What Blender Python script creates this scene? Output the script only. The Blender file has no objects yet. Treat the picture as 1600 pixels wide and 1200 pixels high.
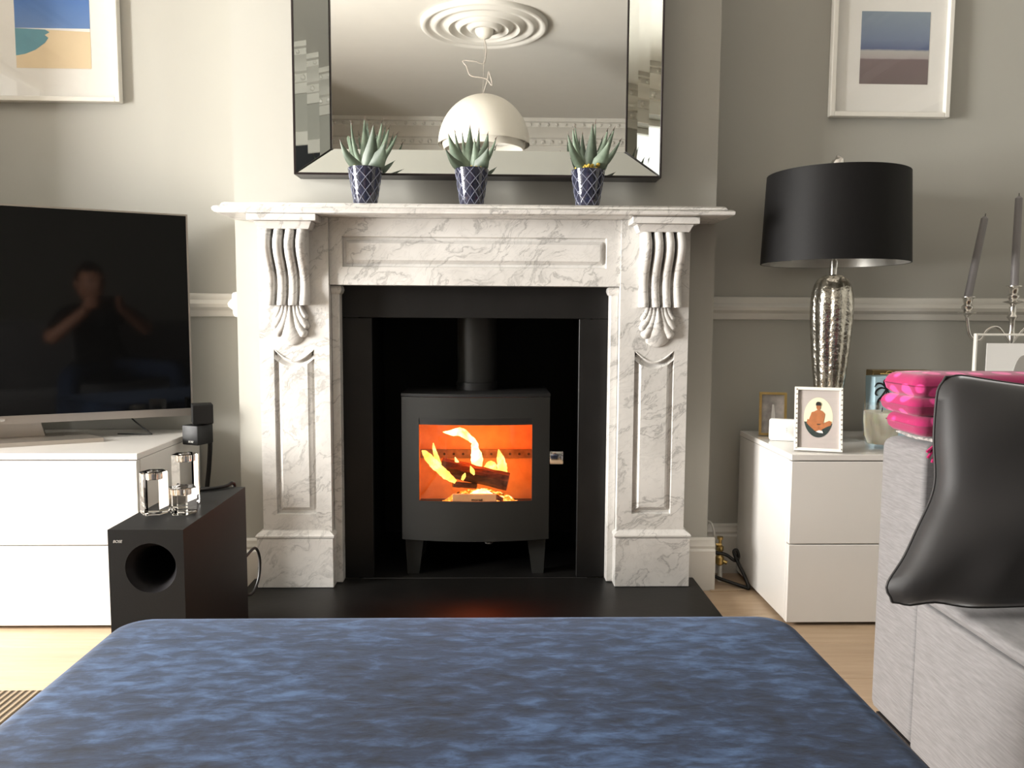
import bpy, bmesh, math, random
from mathutils import Vector, Matrix

random.seed(7)
scene = bpy.context.scene
PI = math.pi

# ------------------------------------------------------------------ camera
CAM = Vector((.0466, -2.2459, .80))
YAW, PITCH, ROLL, FPX = .0257, .0858, .0057, 1219.7
fw = Vector((math.sin(YAW) * math.cos(PITCH), math.cos(YAW) * math.cos(PITCH), -math.sin(PITCH)))
rt0 = Vector((math.cos(YAW), -math.sin(YAW), 0))
up0 = rt0.cross(fw)
rt = rt0 * math.cos(ROLL) + up0 * math.sin(ROLL)
up = up0 * math.cos(ROLL) - rt0 * math.sin(ROLL)
camd = bpy.data.cameras.new('camera')
camd.sensor_width = 36
camd.lens = FPX / 1600 * 36
camd.clip_start = .02
cam = bpy.data.objects.new('camera', camd)
scene.collection.objects.link(cam)
cam.matrix_world = Matrix(((rt.x, up.x, -fw.x, CAM.x), (rt.y, up.y, -fw.y, CAM.y), (rt.z, up.z, -fw.z, CAM.z), (0, 0, 0, 1)))
scene.camera = cam


def ray(u, v):
    return fw + rt * ((u - 800) / FPX) - up * ((v - 600) / FPX)


def at(u, v, Y):
    d = ray(u, v)
    return CAM + d * ((Y - CAM.y) / d.y)


# ------------------------------------------------------------------ world, lights, exposure
WL, WR, WB, WREAR, HC = -1.86, 2.60, .155, -5.62, 2.70     # room extents
WBAY = -2.90                                                # window wall of the bay on the left
world = bpy.data.worlds.new('world')
scene.world = world
world.use_nodes = True
world.node_tree.nodes['Background'].inputs[0].default_value = (1, .98, .95, 1)
world.node_tree.nodes['Background'].inputs[1].default_value = .6
scene.view_settings.view_transform = 'Standard'
scene.view_settings.look = 'None'
scene.view_settings.gamma = 1
scene.view_settings.use_curve_mapping = False
scene.view_settings.exposure = 0.06
scene.cycles.diffuse_bounces = 2

WINDOWS = ((-1.66, -.62, .40, 1.75), (-3.02, -2.02, .45, 2.36))     # y0, y1, z0, z1 in the bay
WIN_POWER = (560, 14)
for (y0, y1, z0, z1), pw in zip(WINDOWS, WIN_POWER):
    ld = bpy.data.lights.new('window_daylight', 'AREA')
    ld.shape = 'RECTANGLE'
    ld.size = y1 - y0 + .1
    ld.size_y = z1 - z0 + .1
    ld.energy = pw
    ld.color = (1, .975, .94)
    lo = bpy.data.objects.new('window_daylight', ld)
    scene.collection.objects.link(lo)
    lo.location = (WBAY - .32, (y0 + y1) / 2, (z0 + z1) / 2)
    lo.rotation_euler = (PI / 2, 0, -PI / 2)


# ------------------------------------------------------------------ material helpers
def srgb(r, g, b):
    f = lambda c: (c / 255) / 12.92 if c / 255 <= .04045 else ((c / 255 + .055) / 1.055) ** 2.4
    return (f(r), f(g), f(b), 1)


def new_mat(name):
    m = bpy.data.materials.new(name)
    m.use_nodes = True
    return m, m.node_tree, m.node_tree.nodes['Principled BSDF']


def ramp(nt, fac, stops):
    r = nt.nodes.new('ShaderNodeValToRGB')
    el = r.color_ramp.elements
    while len(el) < len(stops):
        el.new(.5)
    for e, (p, c) in zip(el, stops):
        e.position = p
        e.color = c
    nt.links.new(fac, r.inputs[0])
    return r.outputs[0]


def coords(nt, scale=(1, 1, 1), rot=(0, 0, 0), kind='Object'):
    tc = nt.nodes.new('ShaderNodeTexCoord')
    mp = nt.nodes.new('ShaderNodeMapping')
    mp.inputs['Scale'].default_value = scale
    mp.inputs['Rotation'].default_value = rot
    nt.links.new(tc.outputs[kind], mp.inputs[0])
    return mp.outputs[0]


def noise(nt, vec, scale, detail=4, rough=.5, dist=0):
    n = nt.nodes.new('ShaderNodeTexNoise')
    n.inputs['Scale'].default_value = scale
    n.inputs['Detail'].default_value = detail
    n.inputs['Roughness'].default_value = rough
    n.inputs['Distortion'].default_value = dist
    if vec is not None:
        nt.links.new(vec, n.inputs['Vector'])
    return n.outputs['Fac']


def bump(nt, bs, fac, strength, dist=.002):
    b = nt.nodes.new('ShaderNodeBump')
    b.inputs['Strength'].default_value = strength
    b.inputs['Distance'].default_value = dist
    nt.links.new(fac, b.inputs['Height'])
    nt.links.new(b.outputs[0], bs.inputs['Normal'])


def plain(name, col, rough=.5, metal=0, coat=0, var=.06, vscale=9, bmp=0, bscale=200, spec=.5, sheen=0):
    """solid colour with a little procedural variation"""
    m, nt, bs = new_mat(name)
    v = coords(nt)
    n = noise(nt, v, vscale, 5)
    lo = tuple(c * (1 - var) for c in col[:3]) + (1,)
    hi = tuple(min(1, c * (1 + var)) for c in col[:3]) + (1,)
    nt.links.new(ramp(nt, n, [(.3, lo), (.7, hi)]), bs.inputs['Base Color'])
    bs.inputs['Roughness'].default_value = rough
    bs.inputs['Metallic'].default_value = metal
    bs.inputs['Coat Weight'].default_value = coat
    bs.inputs['Coat Roughness'].default_value = .05
    bs.inputs['Specular IOR Level'].default_value = spec
    if sheen:
        bs.inputs['Sheen Weight'].default_value = sheen
        bs.inputs['Sheen Roughness'].default_value = .4
    if bmp:
        bump(nt, bs, noise(nt, v, bscale, 3), bmp)
    return m


def emit(name, stops, strength, scale=14):
    m, nt, bs = new_mat(name)
    nt.nodes.remove(bs)
    e = nt.nodes.new('ShaderNodeEmission')
    n = noise(nt, coords(nt), scale, 3, .6, .6)
    nt.links.new(ramp(nt, n, stops), e.inputs[0])
    e.inputs[1].default_value = strength
    nt.links.new(e.outputs[0], nt.nodes['Material Output'].inputs[0])
    return m


def thin_glass(name, refl=.06, tint=(1, 1, 1, 1)):
    m, nt, bs = new_mat(name)
    nt.nodes.remove(bs)
    t = nt.nodes.new('ShaderNodeBsdfTransparent')
    t.inputs[0].default_value = tint
    g = nt.nodes.new('ShaderNodeBsdfGlossy')
    g.inputs['Roughness'].default_value = .02
    mx = nt.nodes.new('ShaderNodeMixShader')
    mx.inputs[0].default_value = refl
    nt.links.new(t.outputs[0], mx.inputs[1])
    nt.links.new(g.outputs[0], mx.inputs[2])
    nt.links.new(mx.outputs[0], nt.nodes['Material Output'].inputs[0])
    return m


M = {}
M['wall'] = plain('wall_paint', srgb(180, 178, 169), .6, var=.015, vscale=3, bmp=.05, bscale=300)
M['ceiling'] = plain('ceiling_paint', srgb(228, 224, 216), .8, var=.01)
M['trim'] = plain('trim_gloss_paint', srgb(226, 222, 213), .3, var=.02, coat=.2)
M['sash'] = plain('sash_white', srgb(238, 236, 228), .35, var=.02)
M['gloss_white'] = plain('white_gloss_lacquer', srgb(234, 230, 224), .22, var=.01, coat=.6)
M['slate'] = plain('black_slate', srgb(20, 19, 18), .42, var=.25, vscale=12, bmp=.12, bscale=60, spec=.3)
M['chamber'] = plain('black_chamber', srgb(10, 10, 10), .8, var=.3)
M['iron'] = plain('stove_iron', srgb(36, 36, 34), .5, var=.06, bmp=.1, bscale=900, spec=.35)
M['iron_dark'] = plain('stove_iron_dark', srgb(20, 20, 20), .5, var=.1)
M['chrome'] = plain('chrome', (.75, .73, .70, 1), .12, 1, var=.03)
M['silver'] = plain('silver', (.74, .72, .69, 1), .22, 1, var=.05)
M['brass'] = plain('brass', (.62, .45, .18, 1), .28, 1, var=.12, vscale=40)
M['black_plastic'] = plain('black_plastic', srgb(20, 20, 20), .5, var=.05, bmp=.15, bscale=700, spec=.3)
M['cable'] = plain('black_cable', srgb(16, 15, 14), .5)
M['tv_screen'] = plain('tv_screen', (.003, .003, .003, 1), .05, var=.05, spec=.28)
M['tv_silver'] = plain('tv_silver', srgb(176, 168, 158), .3, .8, var=.02)
M['tv_back'] = plain('tv_back', srgb(22, 20, 22), .4)
M['mirror'] = plain('mirror_glass', (.90, .91, .89, 1), .008, 1, var=.002)
M['facet'] = plain('mirror_facet_glass', (.46, .48, .455, 1), .01, 1, var=.002)
M['mirror_trim'] = plain('mirror_trim', srgb(34, 26, 26), .3, var=.1)
M['white_frame'] = plain('white_frame', srgb(240, 236, 226), .35, var=.01)
M['mat_board'] = plain('mat_board', srgb(246, 243, 236), .8, var=.005)
M['leaf_tip'] = plain('leaf_tip', srgb(96, 70, 60), .5)
M['moss'] = plain('yellow_moss', srgb(196, 166, 70), .9, var=.35, vscale=90)
M['pot'] = plain('navy_glaze', srgb(40, 42, 60), .09, coat=.9, var=.22, vscale=60)
M['pot_rib'] = plain('pale_glaze', srgb(112, 116, 134), .1, coat=.9, var=.2, vscale=60)
M['shade'] = plain('black_silk_shade', srgb(13, 12, 12), .6, var=.12, vscale=80, sheen=.02, spec=.2)
M['shade_in'] = plain('silver_shade_lining', srgb(176, 174, 168), .35, .5, var=.04)
M['black_base'] = plain('black_lacquer', srgb(14, 12, 12), .2, coat=.4)
M['wax'] = plain('cream_wax', srgb(252, 246, 226), .55, var=.02)
M['grey_wax'] = plain('grey_wax', srgb(138, 134, 134), .4, var=.03)
M['gold_box'] = plain('gold_card', srgb(140, 116, 72), .35, .3, var=.1)
M['pale_blue'] = plain('pale_blue_card', srgb(166, 194, 204), .4, var=.03)
M['plastic_white'] = plain('white_plastic', srgb(244, 242, 236), .3, var=.005)
M['dot_grey'] = plain('grey_print', srgb(170, 166, 160), .6)
M['black_satin'] = plain('black_satin', srgb(32, 30, 30), .62, var=.12, vscale=6, sheen=.25, bmp=.12, bscale=11)
M['sofa_plinth'] = plain('sofa_plinth', srgb(26, 22, 22), .6)
M['magenta'] = plain('magenta_yarn', srgb(160, 24, 84), .9)
M['dome'] = plain('white_dome_paint', srgb(240, 234, 222), .4, var=.01)
M['pend_cable'] = plain('clear_flex', srgb(190, 180, 170), .3)
M['skin'] = plain('skin', srgb(196, 140, 112), .5, var=.06)
M['tee'] = plain('black_tee', srgb(22, 22, 24), .9)
M['jeans'] = plain('jeans', srgb(48, 62, 88), .9, var=.2)
M['hair'] = plain('dark_hair', srgb(34, 26, 22), .6, var=.3, vscale=60)
M['ash'] = plain('ash', srgb(120, 108, 96), .95, var=.3, vscale=50)
M['vermiculite'] = plain('vermiculite', srgb(196, 160, 120), .9, var=.12, vscale=30, bmp=.3, bscale=120)
M['door'] = plain('dark_door_paint', srgb(44, 46, 50), .4)
M['paper'] = plain('paper_white', srgb(246, 244, 240), .7, var=.005)
M['ink'] = plain('dark_ink', srgb(24, 24, 26), .5)
M['logo'] = plain('pale_logo', srgb(222, 220, 214), .4)
M['glass_pane'] = thin_glass('clear_pane', .07)
M['stove_glass'] = thin_glass('stove_glass', .035, (1, .93, .88, 1))
M['tumbler'] = thin_glass('tumbler_glass', .10)
M['pic_glass'] = thin_glass('picture_glass', .035)


def mk_crystal():
    m, nt, bs = new_mat('crystal')
    bs.inputs['Base Color'].default_value = (1, .99, .97, 1)
    bs.inputs['Roughness'].default_value = 0
    bs.inputs['Transmission Weight'].default_value = 1
    bs.inputs['IOR'].default_value = 1.5
    return m


M['crystal'] = mk_crystal()


def mk_wax():
    m = M['wax']
    b = m.node_tree.nodes['Principled BSDF']
    b.inputs['Subsurface Weight'].default_value = .6
    b.inputs['Subsurface Radius'].default_value = (.03, .022, .012)
    b.inputs['Subsurface Scale'].default_value = 1


mk_wax()


def mk_marble():
    m, nt, bs = new_mat('carrara_marble')
    v = coords(nt, (1, 1, 1), (0, .7, 0))
    warp = nt.nodes.new('ShaderNodeTexNoise')
    warp.inputs['Scale'].default_value = 5
    warp.inputs['Detail'].default_value = 5
    nt.links.new(v, warp.inputs['Vector'])
    mixv = nt.nodes.new('ShaderNodeMix')
    mixv.data_type = 'VECTOR'
    mixv.inputs[0].default_value = .16
    nt.links.new(v, mixv.inputs[4])
    nt.links.new(warp.outputs['Color'], mixv.inputs[5])
    stretch = nt.nodes.new('ShaderNodeMapping')
    stretch.inputs['Scale'].default_value = (1, 1, 2.6)
    nt.links.new(mixv.outputs[1], stretch.inputs[0])
    def ridge(scale, detail, w0, w1, dark):
        n = noise(nt, stretch.outputs[0], scale, detail, .6, .5)
        sb = nt.nodes.new('ShaderNodeMath')
        sb.operation = 'SUBTRACT'
        nt.links.new(n, sb.inputs[0])
        sb.inputs[1].default_value = .5
        ab_ = nt.nodes.new('ShaderNodeMath')
        ab_.operation = 'ABSOLUTE'
        nt.links.new(sb.outputs[0], ab_.inputs[0])
        return ramp(nt, ab_.outputs[0], [(0, (dark, dark, dark, 1)), (w0, (dark * .5 + .5, dark * .5 + .5, dark * .5 + .5, 1)), (w1, (1, 1, 1, 1))])
    vein = ridge(5.5, 8, .006, .022, .15)
    vein2 = ridge(15, 6, .008, .03, .45)
    mask = ramp(nt, noise(nt, v, 3.2, 6, .7), [(.46, (0, 0, 0, 1)), (.64, (1, 1, 1, 1))])
    fleck = ramp(nt, noise(nt, stretch.outputs[0], 30, 3, .6), [(.27, (.45, .45, .45, 1)), (.34, (1, 1, 1, 1))])
    cloud = ramp(nt, noise(nt, v, 7, 6, .6), [(.3, srgb(200, 197, 192)), (.6, srgb(220, 217, 212))])

    def mul(a, b, f):
        x = nt.nodes.new('ShaderNodeMix')
        x.data_type = 'RGBA'
        x.blend_type = 'MULTIPLY'
        x.inputs[0].default_value = f
        nt.links.new(a, x.inputs[6])
        nt.links.new(b, x.inputs[7])
        return x.outputs[2]
    mx = nt.nodes.new('ShaderNodeMix')
    mx.data_type = 'RGBA'
    mx.blend_type = 'LIGHTEN'
    mx.inputs[0].default_value = 1
    nt.links.new(vein, mx.inputs[6])
    nt.links.new(mask, mx.inputs[7])
    c = mul(cloud, mx.outputs[2], .52)
    c = mul(c, vein2, .22)
    c = mul(c, fleck, .40)
    nt.links.new(c, bs.inputs['Base Color'])
    bs.inputs['Roughness'].default_value = .28
    return m


M['marble'] = mk_marble()


def mk_floor():
    m, nt, bs = new_mat('pale_oak_planks')
    oi = nt.nodes.new('ShaderNodeObjectInfo')
    v = coords(nt, (1.2, 14, 14))
    n = noise(nt, v, 4, 6, .6, .3)
    col = ramp(nt, n, [(.3, srgb(176, 150, 122)), (.7, srgb(192, 168, 140))])
    hsv = nt.nodes.new('ShaderNodeHueSaturation')
    mr = nt.nodes.new('ShaderNodeMapRange')
    mr.inputs['To Min'].default_value = .94
    mr.inputs['To Max'].default_value = 1.05
    nt.links.new(oi.outputs['Random'], mr.inputs['Value'])
    nt.links.new(mr.outputs[0], hsv.inputs['Value'])
    nt.links.new(col, hsv.inputs['Color'])
    nt.links.new(hsv.outputs[0], bs.inputs['Base Color'])
    bs.inputs['Roughness'].default_value = .38
    return m


M['floor'] = mk_floor()


def mk_velvet():
    m, nt, bs = new_mat('blue_crushed_velvet')
    v = coords(nt, (1, 2.4, 2))
    a = noise(nt, v, 26, 8, .62, .3)
    b = noise(nt, coords(nt, (1, 1.3, 1)), 4.5, 3, .5)
    ad = nt.nodes.new('ShaderNodeMath')
    ad.operation = 'MULTIPLY_ADD'
    nt.links.new(b, ad.inputs[0])
    ad.inputs[1].default_value = .45
    nt.links.new(a, ad.inputs[2])
    col = ramp(nt, ad.outputs[0], [(.52, srgb(12, 17, 29)), (.72, srgb(29, 42, 66)), (.96, srgb(68, 92, 128))])
    nt.links.new(col, bs.inputs['Base Color'])
    bs.inputs['Roughness'].default_value = .75
    bs.inputs['Sheen Weight'].default_value = .2
    bs.inputs['Sheen Roughness'].default_value = .35
    bs.inputs['Sheen Tint'].default_value = (.45, .6, .9, 1)
    bump(nt, bs, a, .25, .004)
    return m


M['velvet'] = mk_velvet()


def mk_fabric(name, c1, c2, rot, scale=(160, 900, 160)):
    m, nt, bs = new_mat(name)
    v = coords(nt, scale, rot)
    n = noise(nt, v, 1, 4, .6)
    nt.links.new(ramp(nt, n, [(.3, c1), (.7, c2)]), bs.inputs['Base Color'])
    bs.inputs['Roughness'].default_value = .9
    bs.inputs['Sheen Weight'].default_value = .15
    bump(nt, bs, n, .2, .001)
    return m


M['sofa'] = mk_fabric('grey_weave', srgb(104, 102, 102), srgb(126, 124, 124), (0.5, 0, 0), (60, 30, 340))
M['grey_print_cloth'] = mk_fabric('grey_patterned_cloth', srgb(70, 68, 68), srgb(196, 190, 184), (0, .4, 0), (60, 60, 90))


def mk_rug():
    m, nt, bs = new_mat('striped_rug')
    w = nt.nodes.new('ShaderNodeTexWave')
    w.inputs['Scale'].default_value = 22
    w.inputs['Distortion'].default_value = .4
    w.inputs['Detail'].default_value = 2
    w.bands_direction = 'X'
    nt.links.new(coords(nt), w.inputs['Vector'])
    n = noise(nt, coords(nt, (40, 160, 1)), 2, 3)
    mx = nt.nodes.new('ShaderNodeMix')
    mx.data_type = 'RGBA'
    mx.inputs[0].default_value = .35
    nt.links.new(ramp(nt, w.outputs['Fac'], [(.3, srgb(58, 48, 36)), (.75, srgb(150, 132, 106))]), mx.inputs[6])
    nt.links.new(ramp(nt, n, [(.3, srgb(54, 44, 32)), (.7, srgb(124, 106, 82))]), mx.inputs[7])
    nt.links.new(mx.outputs[2], bs.inputs['Base Color'])
    bs.inputs['Roughness'].default_value = .95
    bump(nt, bs, w.outputs['Fac'], .6, .004)
    return m


M['rug'] = mk_rug()


def mk_mercury():
    m, nt, bs = new_mat('hammered_silver')
    v = coords(nt)
    n = noise(nt, v, 60, 4, .6)
    nt.links.new(ramp(nt, n, [(.3, (.36, .33, .28, 1)), (.65, (.72, .69, .62, 1))]), bs.inputs['Base Color'])
    bs.inputs['Metallic'].default_value = 1
    bs.inputs['Roughness'].default_value = .2
    bump(nt, bs, noise(nt, v, 95, 2), .55, .004)
    return m


M['mercury'] = mk_mercury()


def mk_leaf():
    m, nt, bs = new_mat('agave_leaf')
    v = coords(nt)
    oi = nt.nodes.new('ShaderNodeObjectInfo')
    n = noise(nt, v, 30, 3)
    col = ramp(nt, n, [(.3, srgb(84, 100, 82)), (.7, srgb(126, 143, 122))])
    hsv = nt.nodes.new('ShaderNodeHueSaturation')
    mr = nt.nodes.new('ShaderNodeMapRange')
    mr.inputs['To Min'].default_value = .5
    mr.inputs['To Max'].default_value = 1.15
    nt.links.new(oi.outputs['Random'], mr.inputs['Value'])
    nt.links.new(mr.outputs[0], hsv.inputs['Value'])
    nt.links.new(col, hsv.inputs['Color'])
    nt.links.new(hsv.outputs[0], bs.inputs['Base Color'])
    bs.inputs['Roughness'].default_value = .5
    return m


M['leaf'] = mk_leaf()


def mk_blanket():
    m, nt, bs = new_mat('pink_spotted_wool')
    v = coords(nt, (1, .9, 1))
    vo = nt.nodes.new('ShaderNodeTexVoronoi')
    vo.inputs['Scale'].default_value = 24
    vo.inputs['Randomness'].default_value = .35
    nt.links.new(v, vo.inputs['Vector'])
    col = ramp(nt, vo.outputs['Distance'], [(.36, srgb(222, 62, 140)), (.42, srgb(150, 22, 80))])
    nt.links.new(col, bs.inputs['Base Color'])
    bs.inputs['Roughness'].default_value = .95
    bs.inputs['Sheen Weight'].default_value = .2
    bump(nt, bs, noise(nt, v, 400, 3), .3, .001)
    return m


M['blanket'] = mk_blanket()


def mk_bands(name, stops, wob=.02, nscale=5, axis='Z', rough=.6, wob_from=(3, 3, 3)):
    """flat print: colours along the generated height of the sheet"""
    m, nt, bs = new_mat(name)
    tc = nt.nodes.new('ShaderNodeTexCoord')
    sp = nt.nodes.new('ShaderNodeSeparateXYZ')
    nt.links.new(tc.outputs['Generated'], sp.inputs[0])
    n = noise(nt, tc.outputs['Generated'], nscale, 3)
    ma = nt.nodes.new('ShaderNodeMath')
    ma.operation = 'MULTIPLY_ADD'
    nt.links.new(n, ma.inputs[0])
    ma.inputs[1].default_value = wob
    nt.links.new(sp.outputs[axis], ma.inputs[2])
    nt.links.new(ramp(nt, ma.outputs[0], stops), bs.inputs['Base Color'])
    bs.inputs['Roughness'].default_value = rough
    return m


M['print_surf'] = mk_bands('surf_print', [(0, srgb(116, 100, 98)), (.355, srgb(122, 104, 104)), (.375, srgb(176, 166, 164)), (.47, srgb(186, 184, 178)),
                                          (.50, srgb(84, 98, 136)), (.62, srgb(112, 128, 156)), (1, srgb(136, 152, 166))], .03, 7)
M['print_sky'] = mk_bands('sky_print', [(0, srgb(106, 142, 196)), (.5, srgb(70, 120, 190)), (1, srgb(52, 96, 164))], .1, 4)
M['print_sand'] = plain('sand_print', srgb(236, 214, 176), .7, var=.04, vscale=6)
M['print_sea'] = plain('sea_print', srgb(104, 160, 176), .7, var=.12, vscale=14)
M['print_grey'] = plain('grey_print_mount', srgb(196, 186, 180), .7, var=.01)
M['print_oldphoto'] = plain('monochrome_photo', srgb(168, 162, 158), .5, var=.45, vscale=34)
M['print_cream'] = plain('cream_oval', srgb(250, 244, 208), .6, var=.01)
M['print_skin'] = plain('tan_figure', srgb(186, 116, 70), .6, var=.15, vscale=80)
M['print_dark'] = plain('dark_green_print', srgb(44, 62, 58), .6, var=.15)
M['flame'] = emit('flame', [(.25, (1, .34, .03, 1)), (.5, (1, .62, .12, 1)), (.68, (1, .80, .30, 1))], 3.2, 22)
M['flame_hot'] = emit('flame_hot', [(.28, (1, .50, .08, 1)), (.5, (1, .80, .30, 1)), (.62, (1, .93, .6, 1))], 4.5, 22)
M['ember'] = emit('embers', [(.36, (.05, .01, .0, 1)), (.52, (1, .22, .02, 1)), (.7, (1, .7, .3, 1))], 3.5, 60)


def mk_bark():
    m, nt, bs = new_mat('charred_bark')
    v = coords(nt, (2, 8, 8))
    n = noise(nt, v, 12, 6, .7)
    nt.links.new(ramp(nt, n, [(.3, srgb(30, 16, 12)), (.6, srgb(84, 54, 38)), (.8, srgb(128, 88, 62))]), bs.inputs['Base Color'])
    bs.inputs['Roughness'].default_value = .95
    bump(nt, bs, n, .8, .006)
    return m


M['bark'] = mk_bark()
M['split_wood'] = plain('split_wood', srgb(150, 96, 60), .9, var=.25, vscale=40)


# ------------------------------------------------------------------ geometry helpers
def B():
    return bmesh.new()


def box(bm, x0, x1, y0, y1, z0, z1, bev=0, seg=2):
    r = bmesh.ops.create_cube(bm, size=1)
    vs = r['verts']
    for v in vs:
        v.co = Vector((x0 + (v.co.x + .5) * (x1 - x0), y0 + (v.co.y + .5) * (y1 - y0), z0 + (v.co.z + .5) * (z1 - z0)))
    if bev:
        es = list({e for v in vs for e in v.link_edges})
        bmesh.ops.bevel(bm, geom=es, offset=bev, segments=seg, affect='EDGES', profile=.5)
    return bm


def loft(bm, rings, closed=True, cap=True, loop=False):
    vr = [[bm.verts.new(p) for p in r] for r in rings]
    n = len(rings[0])
    pairs = list(zip(vr, vr[1:])) + ([(vr[-1], vr[0])] if loop else [])
    for a, b in pairs:
        for i in range(n if closed else n - 1):
            j = (i + 1) % n
            try:
                bm.faces.new((a[i], a[j], b[j], b[i]))
            except ValueError:
                pass
    if cap and not loop:
        for r in (vr[0], vr[-1]):
            try:
                bm.faces.new(r)
            except ValueError:
                pass
    return bm


def prism(bm, pts, vec):
    """extrude a polygon of 3-D points along vec"""
    v = Vector(vec)
    return loft(bm, [[Vector(p) for p in pts], [Vector(p) + v for p in pts]])


def lathe(bm, prof, c, seg=40, cap=True):
    """prof = [(r, z)] about the vertical through c"""
    c = Vector(c)
    rings = [[c + Vector((r * math.cos(2 * PI * i / seg), r * math.sin(2 * PI * i / seg), z)) for i in range(seg)] for r, z in prof]
    return loft(bm, rings, cap=cap)


def catmull(pts, n=8):
    P = [Vector(p) for p in pts]
    P = [P[0] * 2 - P[1]] + P + [P[-1] * 2 - P[-2]]
    out = []
    for i in range(1, len(P) - 2):
        a, b, c, d = P[i - 1:i + 3]
        for k in range(n):
            t = k / n
            out.append(.5 * ((2 * b) + (c - a) * t + (2 * a - 5 * b + 4 * c - d) * t * t + (3 * b - a - 3 * c + d) * t ** 3))
    out.append(P[-2])
    return out


def tube(bm, pts, r, seg=10, flat=1.0, flat_axis=None):
    """sweep; r = number or list; flat squeezes the section along flat_axis"""
    P = [Vector(p) for p in pts]
    n = len(P)
    rs = r if isinstance(r, (list, tuple)) else [r] * n
    rings = []
    prev = None
    for i in range(n):
        t = (P[min(i + 1, n - 1)] - P[max(i - 1, 0)]).normalized()
        if prev is None:
            ref = Vector((0, 1, 0)) if abs(t.y) < .9 else Vector((1, 0, 0))
            a = (ref - t * ref.dot(t)).normalized()
        else:
            a = (prev - t * prev.dot(t)).normalized()
        prev = a
        b = t.cross(a)
        ring = []
        for k in range(seg):
            q = 2 * PI * k / seg
            off = a * math.cos(q) * rs[i] + b * math.sin(q) * rs[i]
            if flat_axis is not None:
                ax = Vector(flat_axis)
                off = off - ax * off.dot(ax) * (1 - flat)
            ring.append(P[i] + off)
        rings.append(ring)
    return loft(bm, rings)


def interp(rs, n):
    out = []
    for i in range(n):
        t = i / (n - 1) * (len(rs) - 1)
        k = min(int(t), len(rs) - 2)
        out.append(rs[k] + (rs[k + 1] - rs[k]) * (t - k))
    return out


def rrect(x0, x1, y0, y1, r, k=6):
    pts = []
    for cx, cy, a0 in ((x1 - r, y1 - r, 0), (x0 + r, y1 - r, PI / 2), (x0 + r, y0 + r, PI), (x1 - r, y0 + r, 1.5 * PI)):
        for i in range(k + 1):
            a = a0 + PI / 2 * i / k
            pts.append((cx + r * math.cos(a), cy + r * math.sin(a)))
    return pts


def puff(bm, x0, x1, y0, y1, z0, z1, rp=.03, re=.03, crown=.01, belly=0, k=6):
    """upholstered block: rounded plan, rounded upper and lower edges, crowned top"""
    rings = []

    def ring(ins, z):
        r = max(rp - ins * .5, .004)
        rings.append([Vector((x, y, z)) for x, y in rrect(x0 + ins, x1 - ins, y0 + ins, y1 - ins, r, k)])
    rb = min(re, .02)
    for i in range(4):
        a = PI / 2 * i / 3
        ring(rb * (1 - math.sin(a)), z0 + rb * (1 - math.cos(a)))
    if belly:
        ring(-belly, (z0 + z1) / 2)
    for i in range(7):
        a = PI / 2 * i / 6
        ring(re * (1 - math.cos(a)), z1 - crown - re + re * math.sin(a))
    hw = min(x1 - x0, y1 - y0) / 2
    for f in (.25, .5, .8, .97):
        ins = re + (hw - re) * f
        ring(ins, z1 - crown + crown * math.sin(f * PI / 2))
    return loft(bm, rings)


def obj(name, bm, mat, parent=None, smooth=35, kind=None, label=None):
    bmesh.ops.recalc_face_normals(bm, faces=bm.faces)
    me = bpy.data.meshes.new(name)
    bm.to_mesh(me)
    bm.free()
    if mat is not None:
        me.materials.append(M[mat] if isinstance(mat, str) else mat)
    if smooth:
        me.shade_smooth()
        me.set_sharp_from_angle(angle=math.radians(smooth))
    o = bpy.data.objects.new(name, me)
    scene.collection.objects.link(o)
    if parent is not None:
        o.parent = parent
        o.matrix_parent_inverse = root_matrix(parent).inverted()
    if kind:
        o['kind'] = kind
    if label:
        o['label'] = label
    return o


def root_matrix(o):
    m = o.matrix_basis.copy()
    while o.parent is not None:
        m = o.parent.matrix_basis @ o.matrix_parent_inverse @ m
        o = o.parent
    return m


def thing(name, label, cat, loc=(0, 0, 0), group=None):
    o = bpy.data.objects.new(name, None)
    o.empty_display_size = .05
    scene.collection.objects.link(o)
    o.location = loc
    return tag(o, label, cat, group)


def tag(o, label, cat, group=None):
    o['label'] = label
    o['category'] = cat
    if group:
        o['group'] = group
    return o


def struct(name, bm, mat, parent=None, smooth=35):
    return obj(name, bm, mat, parent, smooth, kind='structure' if parent is None else None)


def text_obj(name, body, mat, parent, loc, size, xdir, ydir, depth=.0004, shear=0):
    cu = bpy.data.curves.new(name, 'FONT')
    cu.body = body
    cu.size = size
    cu.extrude = depth
    cu.shear = shear
    cu.align_x = 'CENTER'
    cu.align_y = 'CENTER'
    tmp = bpy.data.objects.new('tmp_text', cu)
    scene.collection.objects.link(tmp)
    dg = bpy.context.evaluated_depsgraph_get()
    me = bpy.data.meshes.new_from_object(tmp.evaluated_get(dg))
    bpy.data.objects.remove(tmp)
    x = Vector(xdir).normalized()
    y = Vector(ydir).normalized()
    z = x.cross(y)
    me.transform(Matrix(((x.x, y.x, z.x, loc[0]), (x.y, y.y, z.y, loc[1]), (x.z, y.z, z.z, loc[2]), (0, 0, 0, 1))))
    me.name = name
    me.materials.clear()
    me.materials.append(M[mat])
    o = bpy.data.objects.new(name, me)
    scene.collection.objects.link(o)
    o.parent = parent
    o.matrix_parent_inverse = root_matrix(parent).inverted()
    return o


# ================================================================== STRUCTURE
BXL, BXR = -.678, .684        # chimney breast
FBX, FBZ = .335, .85          # fire chamber opening

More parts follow.
